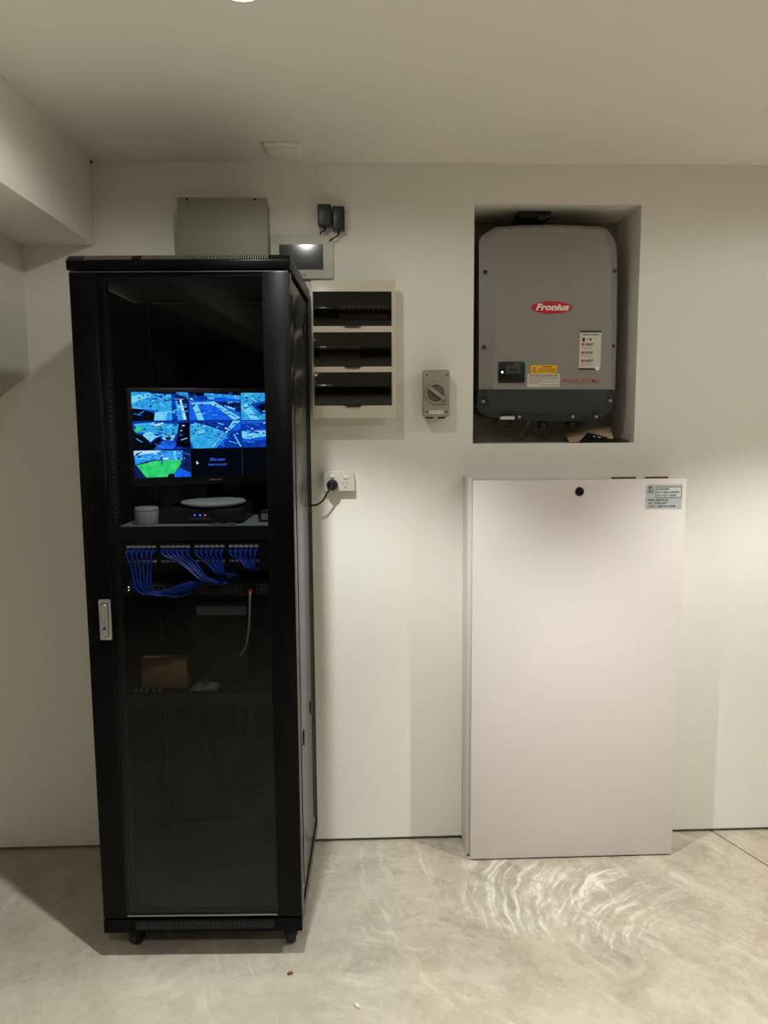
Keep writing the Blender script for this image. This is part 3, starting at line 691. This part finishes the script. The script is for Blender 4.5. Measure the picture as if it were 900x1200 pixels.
# ================================================================ wall fittings
# grey enclosure behind the rack top
d_ = .10; x0, z1 = W(207, 231, -d_); x1, _ = W(312.5, 231, -d_); z0 = 2.084
t = thing('enclosure', 'plain grey metal enclosure on the wall behind the rack top', 'enclosure', ((x0+x1)/2, -.05, z0))
MB().box(x0+.002, x1-.002, -d_+.018, -.0005, z0+.002, z1-.002).build('body', 'grey_box', t, bevel=.002)
cv = MB().box(x0, x1, -d_, -d_+.017, z0, z1).build('cover', 'grey_box', t, bevel=.002)
for u, v in ((219, 233.7), (299, 233.7)):
    sx, sz = W(u, v, -d_); MB().lathe((sx, -d_, sz), [(.0042, .001), (.0042, -.0012)], axis='y', n=12).build('screw', 'dark_gap', cv)
MB().tube([(x1+.001, -.035, z0+.09), (x1+.012, -.03, z0+.10), (x1+.035, -.028, z0+.085), (x1+.05, -.0245, z0+.07)], .0035).build('control_lead', 'rubber', label='thin black lead from grey enclosure to white wall screen', cat='cable', smooth=True)
# white folded paper on the rack top
pp = RKI @ Vector((W(226, 297, -.2)[0], -.2, RZC)); b = R()
b.box(pp.x-.045, pp.x+.045, pp.y-.03, pp.y+.03, RZC+.0005, RZC+.012); b.build('paper_stack', 'sticker_white', bevel=.002, label='small white card lying on the rack top', cat='card')
# touch screen panel
d_ = .022; x0, z1 = W(316, 275, -d_); x1, z0 = W(390.5, 326.5, -d_)
t = thing('wall_touchscreen', 'white framed touch screen panel on the wall above the breaker board', 'wall screen', ((x0+x1)/2, -.01, z0))
MB().prism(rrect(x0, x1, z0, z1, .006), -.0005, -d_).build('frame', 'glossy_white', t, bevel=.003)
a0, b1 = W(327, 286.5, -d_); a1, b0 = W(379, 316, -d_)
MB().box(a0, a1, -d_-.001, -d_+.002, b0, b1).build('screen', 'screen_glass', t)
q0, qz = W(346, 322.3, -d_); q1, _ = W(359, 322.3, -d_)
fine_print('print_grey', t, q0, q1, qz-.003, qz+.003, -d_-.0004, ID, 7)
# double power point with two black adapters
x0, z1 = W(384, 239, -.01); x1, z0 = W(411, 266, -.01)
t = thing('power_point', 'white power point behind two black adapters near the ceiling', 'power outlet', ((x0+x1)/2, -.005, z0))
MB().prism(rrect(x0-.035, x1, z0, z1, .004), -.0005, -.012).build('plate', 'white_plastic', t, bevel=.002)
bx0, bz1 = W(404.5, 244, -.012); MB().box(x1-.016, x1-.006, -.0145, -.012, bz1-.02, bz1-.008).build('switch', 'white_plastic', t, bevel=.001)
for k, (u0, u1, v0, v1, cw, lab) in enumerate(((372, 388.5, 238.5, 264.5, [(381, 268), (380, 271), (376, 272), (375.5, 275)], 'squat black power adapter with lead plugged in beside a slimmer one'), (389.2, 404, 241, 269, [(397, 272), (396, 276), (391, 279), (386, 282)], 'slim black power adapter with lead plugged in beside a squat one'))):
    x0, z1 = W(u0, v0, -.055); x1, z0 = W(u1, v1, -.055)
    t = thing('plug_adapter', lab, 'adapter', ((x0+x1)/2, -.035, z0))
    MB().prism(rrect(x0, x1, z0, z1, .006), -.0125, -.055).build('body', 'device_black', t, bevel=.005, seg=3)
    pts = [((x0+x1)/2, -.04, z0+.004)] + [(W(u, v, -.03)[0], -.03-.004*(i == 0), W(u, v, -.03)[1]) for i, (u, v) in enumerate(cw)]
    MB().tube(pts, .0026).build('cord', 'rubber', t, smooth=True)
    MB().lathe(((x0+x1)/2, -.038, z0-.010), [(.0035, 0), (.006, .012)], n=12).build('strain_relief', 'rubber', t, smooth=True)
# breaker board
d_ = .092; x0, z1 = W(364.4, 328.5, -d_); x1, z0 = W(464, 489.5, -d_)
t = thing('breaker_board', 'cream breaker board with three smoked window flaps on the wall', 'breaker board', ((x0+x1)/2, -.05, z0))
wins = [(366.3, 459, 341.5, 382), (367, 459, 389.3, 429.5), (368.5, 459, 436.3, 475)]
wr = []
for u0, u1, v0, v1 in wins:
    a, c = W(u0, v0, -d_); b2, e = W(u1, v1, -d_); wr.append((a, b2, e, c))
MB().box(x0+.006, x1-.006, -.060, -.0005, z0+.006, z1-.006).build('back_box', 'cream_plastic', t)
mbd = MB(); wa = min(w[0] for w in wr); wbx = max(w[1] for w in wr); yf, ybk = -d_, -.0605
mbd.box(x0, wa, yf, ybk, z0, z1).box(wbx, x1, yf, ybk, z0, z1)
edges = [z1] + [q for w in wr for q in (w[3], w[2])] + [z0]
for k in range(0, 8, 2): mbd.box(wa, wbx, yf, ybk, edges[k+1], edges[k])
mbd.build('cover_frame', 'cream_plastic', t)
brk = MB(); brk.box(-.0083, .0083, -.008, 0, -.022, .022); brk.box(-.006, .006, -.012, -.008, -.006, .010, 1)
bme = brk.data('breaker', ['breaker', 'print_black'], ID)
for k, (a, b2, e, c) in enumerate(wr):
    MB().box(a, b2, -.0618, -.0607, e, c).build('tray', 'inv_dark', t)
    nbr, st = ((10, 5), (8, 1), (0, 0))[k]
    for i in range(nbr): share('breaker', bme, t, (a+.012+.0172*(i+st), -.0620, (e+c)/2-.008))
    prof = [(-d_-.001-.011*math.sin(math.pi*q/10), e+.002+(c-e-.004)*q/10) for q in range(11)]; prof += [(y+.002, z) for y, z in reversed(prof)]
    fp = MB().loft([[(xx, y, z) for y, z in prof] for xx in (a+.002, b2-.002)]).build('window_flap', 'board_glass', t, label='smoked window flap', smooth=True)
    m_ = (a+b2)/2; MB().loft([[(m_-.032, y, e+.0015), (m_+.032, y, e+.0015), (m_+.022, y, e-.006), (m_-.022, y, e-.006)] for y in (-d_-.0005, -d_-.005)]).build('flap_tab', 'dark_plastic', fp)
# rotary isolator
d_ = .080; x0, z1 = W(496.5, 433, -d_); x1, z0 = W(527.3, 488.5, -d_)
t = thing('isolator_switch', 'grey rotary isolator switch with diagonal handle on the wall', 'isolator', ((x0+x1)/2, -.04, z0))
MB().prism(rrect(x0+.002, x1-.002, z0+.002, z1-.002, .006), -.0005, -.045).build('back_box', 'isolator_grey', t, bevel=.002)
MB().prism(rrect(x0, x1, z0, z1, .007), -.046, -d_+.014).build('cover', 'isolator_grey', t, bevel=.003)
for u, v in ((500.8, 439.2), (524, 439.2), (500.5, 482.5), (523.6, 482.5)):
    sx, sz = W(u, v, -d_); MB().lathe((sx, -d_+.0145, sz), [(.0034, .002), (.0034, -.001)], axis='y', n=12).build('screw', 'print_black', t)
cx, cz = W(511, 460.5, -d_)
MB().lathe((cx, -d_+.0145, cz), [(.0375, 0), (.0375, -.008), (.035, -.0105), (.030, -.0105), (.029, -.002), (.02, -.002)], axis='y', n=36).build('dial_rim', 'isolator_grey', t, smooth=True)
MB().box(cx+.005, x1-.0005, -d_+.0045, -d_+.0145, cz-.0375, cz-.031).build('rim_tab', 'isolator_grey', t, bevel=.001)
MB().lathe((cx, -d_+.012, cz), [(.0275, 0), (.0275, -.004), (.026, -.005)], axis='y', n=32).build('dial', 'isolator_dark', t, smooth=True)
kn = MB(); dx, dz = math.cos(math.radians(-38)), math.sin(math.radians(-38)); nx, nz = -dz, dx
kn.prism([(cx+dx*a+nx*q, cz+dz*a+nz*q) for a, q in ((-.030, -.006), (.031, -.006), (.034, 0), (.031, .006), (-.030, .006), (-.033, 0))], -d_+.007, -d_-.012); kn.build('handle', 'isolator_grey', t, bevel=.0015)
hx, hz = W(517.4, 464.5, -d_-.012); MB().lathe((hx, -d_-.0125, hz), [(.0018, .001), (.0018, -.0004)], axis='y', n=10).build('handle_hole', 'print_black', t)
lx0, lz1 = W(503.5, 481, -d_); lx1, lz0 = W(520, 484.8, -d_)
lb = MB().box(lx0, lx1, -d_+.0125, -d_+.0145, lz0, lz1).build('name_strip', 'print_white', t)
text('lettering', 'LIFT ISOLATOR', 'print_black', lb, lx0+.003, lx1-.003, lz0+.003, lz1-.003, -d_+.0122)
for u0, u1 in ((499, 508), (513, 522)):
    a, zz = W(u0, 488.9, -d_+.02); c, _ = W(u1, 488.9, -d_+.02); MB().box(a, c, -.062, -.048, z0-.006, z0+.001).build('cable_slot', 'print_black', t)
# power outlet with black plug
d_ = .032; x0, z1 = W(378.8, 552.5, -d_); x1, z0 = W(415.6, 575.5, -d_)
t = thing('power_outlet', 'white double power outlet with one socket free beside the rack', 'power outlet', ((x0+x1)/2, -.015, z0))
MB().prism(rrect(x0+.001, x1-.001, z0-.001, z1+.001, .004), -.0005, -.022).build('mounting_block', 'white_plastic', t, bevel=.002)
MB().prism(rrect(x0, x1, z0, z1, .004), -.0222, -d_).build('plate', 'white_plastic', t, bevel=.003)
for u, v in ((389, 558), (404.8, 558.5)):
    sx, sz = W(u, v, -d_); MB().prism(rrect(sx-.0075, sx+.0075, sz-.006, sz+.005, .0045), -d_+.001, -d_-.006).build('rocker', 'print_white', t, bevel=.0015)
sl_ = MB()
for u, v, a in ((402.3, 566.3, -30), (406.8, 566.3, 30), (404.5, 570.7, 0)):
    sx, sz = W(u, v, -d_); q = math.radians(a); ex_, ez_ = -math.sin(q)*.004, math.cos(q)*.004; w_ = .0011
    sl_.prism([(sx-ex_-w_, sz-ez_), (sx-ex_+w_, sz-ez_), (sx+ex_+w_, sz+ez_), (sx+ex_-w_, sz+ez_)], -d_+.0005, -d_-.0004)
sl_.build('socket_slots', 'print_black', t)
px, pz = W(389.5, 568.7, -d_-.02)
t = thing('power_plug', 'round black plug with cord running behind the rack', 'plug', (px, -d_-.02, pz-.02))
MB().lathe((px, -d_-.0005, pz), [(.019, 0), (.0205, -.006), (.0205, -.020), (.017, -.026), (.008, -.028)], axis='y', n=28).build('body', 'black_plastic', t, smooth=True)
MB().tube([(px, -d_-.026, pz), (px-.002, -d_-.036, pz-.004)] + [(W(u, v, yy_)[0], yy_, W(u, v, yy_)[1]) for u, v, yy_ in ((384, 577, -.07), (378, 587, -.06), (371, 591.5, -.04), (365, 592, -.024), (358, 590, -.018))], .0034).build('cord', 'rubber', t, smooth=True)
# small plate where ceiling meets wall
(x0, y0), (x1, _) = Zp(309, 173, CEIL-.02), Zp(352, 174, CEIL-.02); _, y1 = Zp(310, 186, CEIL-.02)
t = thing('ceiling_sensor', 'small white rectangular plate on the ceiling above the grey enclosure', 'plate', ((x0+x1)/2, (y0+y1)/2, CEIL-.02))
MB().box(x0, x1, y0, y1, CEIL-.016, CEIL-.0005).build('plate', 'ceiling_paint', t, bevel=.003)
MB().box(x0+.008, x1-.006, y0+.006, y1-.004, CEIL-.020, CEIL-.0162).build('cover', 'ceiling_paint', t, bevel=.002)
sx, sz = W(108.5, 186.5); MB().lathe((BX1+.004, -.004, CEIL-.004), [(.003, -.004), (.004, 0), (.003, .0035)], n=10).build('screw_head', 'dark_gap', smooth=True, label='tiny dark screw head where bulkhead, ceiling and wall meet', cat='screw')

# ================================================================ inverter in the niche
IY = .012        # front plane
inv = thing('solar_inverter', 'large grey wall inverter with dark lower cover in the niche', 'inverter', (.70, .12, W(640, 495, IY)[1]))
def cropp(x, y, c):           # measured on an enlarged view of the niche
    return W(540+x*.25556, 225+y*.25556, c)
spl = 906
o_up = [(84, spl), (85, 600), (85, 300), (84, 222), (100, 198), (150, 166), (165, 161), (280, 153), (400, 150), (520, 152), (640, 160), (664, 166), (690, 195), (712, 240), (718, 300), (716, 600), (708, spl)]
i_up = [(150, spl), (154, 600), (156, 300), (158, 215), (164, 190), (176, 176), (190, 172), (290, 166), (400, 163), (520, 165), (630, 172), (648, 178), (664, 205), (678, 250), (690, 300), (690, 600), (690, spl)]
def lof(name, o, i, m, parent, yf):
    a = [cropp(x, y, yf+.06) for x, y in o]; b2 = [cropp(x, y, yf+.02) for x, y in o]; c = [cropp(x*.6+p*.4, y*.6+q*.4, yf+.003) for (x, y), (p, q) in zip(o, i)]; d = [cropp(x, y, yf) for x, y in i]
    mbx = MB()
    mbx.loft([[(x, ND-.03, z) for x, z in a], [(x, yf+.06, z) for x, z in a], [(x, yf+.026, z) for x, z in b2], [(x, yf, z) for x, z in d]])
    return mbx.build(name, m, parent)
up_ = lof('upper_cover', o_up, i_up, 'inv_grey', inv, IY)
o_lo = [(82, spl+2), (76, 940), (74, 980), (84, 1006), (112, 1026), (160, 1036), (300, 1048), (450, 1053), (600, 1046), (650, 1036), (684, 1012), (702, 975), (708, 940), (708, spl+2)]
i_lo = [(120, spl+2), (122, 935), (126, 960), (140, 978), (165, 990), (200, 998), (310, 1010), (450, 1014), (580, 1008), (625, 998), (650, 980), (664, 955), (668, 935), (668, spl+2)]
lo_ = lof('lower_cover', o_lo, i_lo, 'inv_dark', inv, IY-.004)
for x, y in ((112, 366), (707, 362), (106, 711), (698, 706)):
    sx, sz = cropp(x, y, IY+.006); MB().lathe((sx, IY+.008, sz), [(.0065, .004), (.0065, -.004), (.0035, -.004), (.0035, -.001)], axis='y', n=14).build('screw', 'dark_plastic', up_)
for x, y in ((104, 961), (686, 957), (270, 1032), (514, 1030), (622, 1030)):
    sx, sz = cropp(x, y, IY); MB().lathe((sx, IY+.004, sz), [(.0055, .006), (.0055, -.005), (.003, -.006)], axis='y', n=12).build('screw', 'device_grey', lo_)
# logo badge
cx, cz = cropp(417, 530, IY); ex, ez = (cropp(511, 530, IY)[0]-cropp(323, 530, IY)[0])/2, (cropp(417, 502, IY)[1]-cropp(417, 558, IY)[1])/2
bd = MB().prism([(cx+ex*math.cos(a*math.pi/24), cz+ez*math.sin(a*math.pi/24)) for a in range(48)], IY+.0005, IY-.0025).build('badge', 'logo_red', up_, label='red oval badge with white lettering')
text('badge_lettering', 'Fronius', 'print_white', bd, cropp(343, 530, IY)[0], cropp(497, 530, IY)[0], cz-ez*.50, cz+ez*.62, IY-.0029, shear=.3, bold=.035)
a0, b0 = cropp(465, 877, IY); a1, b1 = cropp(638, 857, IY)
text('lettering', 'FRONIUS SYMO', 'text_red', up_, a0, a1, b0, b1, IY-.0006, bold=.002)
# display
a0, b1 = cropp(172, 778, IY); a1, b0 = cropp(293, 875, IY)
dp = MB().prism(rrect(a0, a1, b0, b1, .006), IY+.001, IY-.004).build('display', 'inv_panel', up_, bevel=.001)
c0, d1 = cropp(206, 796, IY-.004); c1, d0 = cropp(276, 832, IY-.004); MB().box(c0, c1, IY-.0046, IY-.003, d0, d1).build('lcd', 'lcd', dp)
fine_print('inv_panel', dp, c0+.012, c1-.012, d0+.010, d1-.012, IY-.0049, ID, 5)
lx, lz = cropp(190, 826, IY-.004); MB().lathe((lx, IY-.004, lz), [(.0034, .0005), (.0034, -.001)], axis='y', n=12).build('indicator_light', 'led_white', dp)
# warning stickers
a0, b1 = cropp(320, 794, IY); a1, b0 = cropp(440, 832, IY)
st = MB().box(a0, a1, IY-.0007, IY+.0005, b0, b1).build('warning_sticker', 'sticker_yellow', up_, label='yellow warning sticker')
w_, h_ = a1-a0, b1-b0
tr = MB(); tr.prism([(a0+w_*.05, b0+h_*.18), (a0+w_*.23, b0+h_*.18), (a0+w_*.14, b0+h_*.82)], IY-.0007, IY-.0010); tr.build('warning_triangle', 'print_black', st)
tr = MB(); tr.prism([(a0+w_*.085, b0+h_*.25), (a0+w_*.195, b0+h_*.25), (a0+w_*.14, b0+h_*.64)], IY-.0010, IY-.0012); tr.build('triangle_field', 'sticker_yellow', st)
fine_print('print_black', st, a0+w_*.45, a0+w_*.80, b0+h_*.74, b0+h_*.86, IY-.0011, ID, 6, 2)
fine_print('print_black', st, a0+w_*.30, a0+w_*.95, b0+h_*.46, b0+h_*.56, IY-.0011, ID, 8, 3)
fine_print('print_black', st, a0+w_*.30, a0+w_*.92, b0+h_*.20, b0+h_*.30, IY-.0011, ID, 8, 4)
a0, b1 = cropp(305, 834, IY); a1, b0 = cropp(453, 894, IY)
st = MB().box(a0, a1, IY-.0010, IY+.0005, b0, b1).build('procedure_sticker', 'sticker_white', up_, label='white shutdown sticker')
w_, h_ = a1-a0, b1-b0
text('lettering', 'SHUTDOWN PROCEDURE', 'print_black', st, a0+w_*.07, a0+w_*.93, b0+h_*.80, b0+h_*.93, IY-.0013, bold=.02)
ln_ = MB()
for k, (p, q) in enumerate(((.05, .96), (.05, .95), (.05, .45), (.05, .96), (.05, .40), (.4, .96))):
    z = b0+h_*(.70-.115*k); x = a0+w_*p; rr = random.Random(k)
    while x < a0+w_*q-.004:
        l = .003+.008*rr.random(); ln_.box(x, min(x+l, a0+w_*q), IY-.0012, IY-.0009, z, z+h_*.05); x += l+.0022
ln_.build('fine_print', 'print_grey', st)
# product label (its square code is left out)
q4 = [cropp(547, 636, IY), cropp(645, 636, IY), cropp(639, 817, IY), cropp(540, 815, IY)]
st = MB().loft([[(x, y, z) for x, z in q4] for y in (IY+.0005, IY-.001)]).build('product_label', 'sticker_white', up_, label='tall white product label')
def onl(a, q):          # a across, q down
    tl, tr_, br, bl = q4
    x = (tl[0]*(1-a)+tr_[0]*a)*(1-q)+(bl[0]*(1-a)+br[0]*a)*q; z = (tl[1]*(1-a)+tr_[1]*a)*(1-q)+(bl[1]*(1-a)+br[1]*a)*q
    return x, z
def patch4(name, a0, a1, q0, q1, m, y=IY-.0013):
    p = [onl(a0, q0), onl(a1, q0), onl(a1, q1), onl(a0, q1)]; mbx = MB(); mbx.loft([[(x, yq, z) for x, z in p] for yq in (IY-.0009, y)]); return mbx.build(name, m, st)
patch4('dark_band', 0, 1, 0, .045, 'print_black'); patch4('dark_band', 0, 1, .955, 1, 'print_black')
patch4('phone_icon', .12, .24, .18, .28, 'inv_dark'); patch4('arrow_icon', .46, .55, .19, .25, 'inv_dark'); patch4('plus_icon', .35, .39, .19, .24, 'print_grey')
def tl(n, a0, a1, q0, q1, m='print_black'):
    x0, z1 = onl(a0, q0); x1, z0 = onl(a1, q1); fine_print(m, st, x0, x1, z0, z1, IY-.0014, ID, n, int(q0*99))
tl(9, .10, .90, .085, .115)
for k, (q, l1, l2) in enumerate(((.32, 6, 5), (.53, 5, 4), (.74, 4, 6))):
    patch4('step_mark', .10, .21, q, q+.065, 'logo_red'); tl(l1, .26, .64, q, q+.024); tl(l2, .26, .60, q+.034, q+.056)
    for j in range(2): patch4('fine_print', .10, .64-.06*j, q+.10+.03*j, q+.108+.03*j, 'print_grey', IY-.0012)
x, z = onl(.86, .96); MB().lathe((x, IY-.001, z), [(.008, .0003), (.008, -.0012)], axis='y', n=20).build('round_seal', 'print_white', st)
# bottom tag, glands, conduits
a0, b1 = cropp(178, 1029, IY+.02); a1, b0 = cropp(240, 1043, IY+.02)
MB().box(a0, a1, IY-.0055, IY+.02, b0, b1).build('rating_tag', 'sticker_white', lo_)
for (xa, xb, ya, yb) in ((356, 402, 1050, 1084), (484, 538, 1040, 1072), (148, 176, 1036, 1072), (220, 240, 1040, 1062)):
    a0, b1 = cropp(xa, ya, .06); a1, b0 = cropp(xb, yb, .06); r = (a1-a0)/2
    MB().lathe(((a0+a1)/2, .075, b0), [(r*.8, 0), (r, .004), (r, (b1-b0)*.6), (r*.85, (b1-b0)), (r*.85, (b1-b0)+.02)], n=14).build('cable_gland', 'black_plastic', inv, smooth=True)
for pts, r in (([(312, 1040), (305, 1075), (285, 1115), (275, 1150)], .009), ([(520, 1060), (512, 1085), (505, 1110), (500, 1150)], .008)):
    P3 = [(cropp(x, y, .15)[0], .15+.02*i, cropp(x, y, .15)[1]) for i, (x, y) in enumerate(pts)]
    zz = P3[-1]; P3[-1] = (zz[0], zz[1], NZ0+.001)
    MB().tube([(P3[0][0], .15, P3[0][2]+.04)]+P3, r, n=12).build('conduit', 'conduit', inv, smooth=True)
a0, b1 = cropp(200, 1075, ND-.02); a1, b0 = cropp(255, 1088, ND-.02)
MB().box(a0, a1, ND-.024, ND-.0125, b0, b1).build('socket_plate', 'niche_panel', label='small plate fixed to niche back below the inverter', cat='plate', bevel=.002)
# black bracket under the niche top
a0, _ = cropp(262, 112, .10); a1, _ = cropp(408, 112, .10)
t = thing('cable_duct', 'black cable duct hanging from the niche top above the inverter', 'duct', ((a0+a1)/2, .12, NZ1-.03))
zt_ = cropp(300, 112, .10)[1]
MB().box(a0, a1, .085, .19, NZ1-.024, NZ1-.0005).build('body', 'black_plastic', t, bevel=.002)
MB().box(a1-.05, a1-.02, .075, .16, NZ1-.034, NZ1-.0245).build('clip', 'black_plastic', t)
# booklets lying in the niche
zmin = NZ0+.001
def card(pts, y0, y1, th):
    mbx = MB(); f = [(x, y, max(z, zmin)) for (x, z), y in zip(pts, (y0, y0, y1, y1))]
    return mbx.loft([f, [(x, y+th, z+.0005) for x, y, z in f]])
card([cropp(480, 1114, .14), cropp(684, 1078, .14), cropp(700, 1130, .05), cropp(500, 1150, .05)], .14, .05, .004).build('manual', 'paper', label='beige manual leaning in the niche under the inverter', cat='manual')
o = [o for o in COL.objects if o.name == 'manual'][0]
e0, e1 = cropp(480, 1112, .139), cropp(684, 1076, .139)
MB().tube([(e0[0], .141, e0[1]), (e1[0], .141, e1[1])], .0022, n=6).build('edge_band', 'paper_edge', o)
lf = card([cropp(582, 1104, .10), cropp(790, 1138, .07), cropp(770, 1150, .02), cropp(540, 1150, .02)], .10, .02, .002).build('leaflet', 'leaflet_black', label='glossy black leaflet lying over the beige manual in the niche', cat='leaflet')
for x, y, w in ((612, 1121, .010), (634, 1124, .012), (600, 1132, .02), (676, 1130, .008), (720, 1138, .016)):
    a0, b0 = cropp(x, y, .055); MB().box(a0-w/2, a0+w/2, .053, .055, b0-.0012, b0+.0012).build('print', 'print_white', lf)

# ================================================================ lift cabinet
PX0, PX1, PZ1, PY = .4086, 1.1642, 1.411, -.1552
lift = thing('lift_cabinet', 'tall white lift machinery cabinet standing against the wall', 'cabinet', ((PX0+PX1)/2, PY/2, 0))
MB().box(PX0-.006+.008, PX1-.004, PY+.022, -.0005, .004, PZ1-.006).build('body', 'lift_edge', lift, bevel=.002)
ld = MB().box(PX0, PX1, PY, PY+.020, .006, PZ1).build('door', 'lift_white', lift, bevel=.0025)
MB().box(PX0+.01, PX1-.01, PY+.012, -.02, .0004, .004).build('plinth', 'dark_gap', lift)
MB().box(PX0-.012, PX0+.0015, PY+.030, -.0006, .008, PZ1+.006).build('side_flange', 'lift_edge', lift, bevel=.0015)
cx, cz = W(679, 576, PY)
lk = MB().lathe((cx, PY, cz), [(.0158, 0), (.0158, -.002), (.014, -.0045), (.010, -.0045), (.0095, -.0025)], axis='y', n=28).build('lock', 'black_plastic', ld, smooth=True, label='round black lock')
MB().box(cx-.0012, cx+.0012, PY-.0034, PY-.002, cz-.005, cz+.005).build('key_slot', 'dark_gap', lk)
# danger plate
SY = PY-.0012
x0, z1 = W(757.5, 567.8, SY); x1, z0 = W(798.8, 595.8, SY); w_, h_ = x1-x0, z1-z0
sg = MB().box(x0, x1, SY, PY+.0002, z0, z1).build('danger_plate', 'sign_silver', ld, label='silver danger plate with black lettering')
def sgx(a): return x0+w_*a
def sgz(q): return z1-h_*q
fr = MB(); yA, yB = SY-.0003, SY+.0002
for (a0, a1, q0, q1) in ((.27, .98, .10, .125), (.27, .98, .53, .555), (.27, .282, .10, .55), (.968, .98, .10, .55)): fr.box(sgx(a0), sgx(a1), yA, yB, sgz(q1), sgz(q0))
fr.build('frame_line', 'print_black', sg)
MB().box(sgx(.285), sgx(.965), SY-.0002, SY+.0002, sgz(.53), sgz(.125)).build('warning_field', 'label_strip', sg)
for tx, a0, a1, q0, q1 in (('DANGER', .30, .64, .155, .235), ('LIFT MACHINERY', .30, .955, .285, .365), ('DO NOT OPEN', .30, .84, .415, .495), ('FOR SERVICE', .06, .62, .605, .685), ('TO THIS LIFT', .06, .60, .735, .81), ('CALL 1800 013 608', .06, .82, .86, .94)):
    text('lettering', tx, 'print_black', sg, sgx(a0), sgx(a1), sgz(q1), sgz(q0), SY-.0005, bold=.025)
ic = MB()
for pts in ([(.04,.16),(.12,.04),(.20,.16),(.185,.17),(.12,.075),(.055,.17)], [(.05,.22),(.19,.22),(.19,.245),(.05,.245)], [(.105,.09),(.14,.13),(.12,.13),(.12,.19),(.09,.19),(.09,.12),(.075,.12)], [(.175,.14),(.19,.14),(.19,.23),(.175,.23)]):
    ic.prism([(sgx(a), sgz(q)) for a, q in pts], SY, SY-.0004)
ic.box(sgx(.03), sgx(.21), SY-.0004, SY, sgz(.335), sgz(.30)); ic.build('house_emblem', 'print_black', sg)
# strips lying on top of the cabinet
for u0, u1 in ((716, 744), (755, 782)):
    a0, _ = W(u0, 559, -.06); a1, _ = W(u1, 559, -.06)
    MB().box(a0, a1, -.072, -.064, PZ1-.0055, PZ1+.0012).build('packing_strip', 'brown_strip', label='thin brown strip lying along the white cabinet top', cat='strip', group='brown strips on the cabinet top', bevel=.001)

# ================================================================ bits on the floor
def chip(u, v, L, w_, a, m, label):
    x, y = Zp(u, v); mbx = MB(); out = []
    for k in range(8):
        q = 2*math.pi*k/8; px_, py_ = L*math.cos(q)*(1+.15*math.sin(3*q)), w_*math.sin(q)
        out.append((x+px_*math.cos(a)-py_*math.sin(a), y+px_*math.sin(a)+py_*math.cos(a)))
    mbx.loft([[(p, q, .0006) for p, q in out], [(p, q, .006) for p, q in out], [(x+(p-x)*.6, y+(q-y)*.6, .009) for p, q in out]])
    mbx.build('debris_chip', m, label=label, cat='debris', smooth=True)
chip(418.5, 1180, .012, .005, -.8, 'debris_white', 'small white chip lying on the open concrete floor')
chip(340, 1142, .009, .004, .2, 'debris_brown', 'small brown scrap on the floor in front of the rack')
chip(541.5, 982, .007, .006, .2, 'dark_gap', 'tiny black scrap at the foot of the white cabinet')
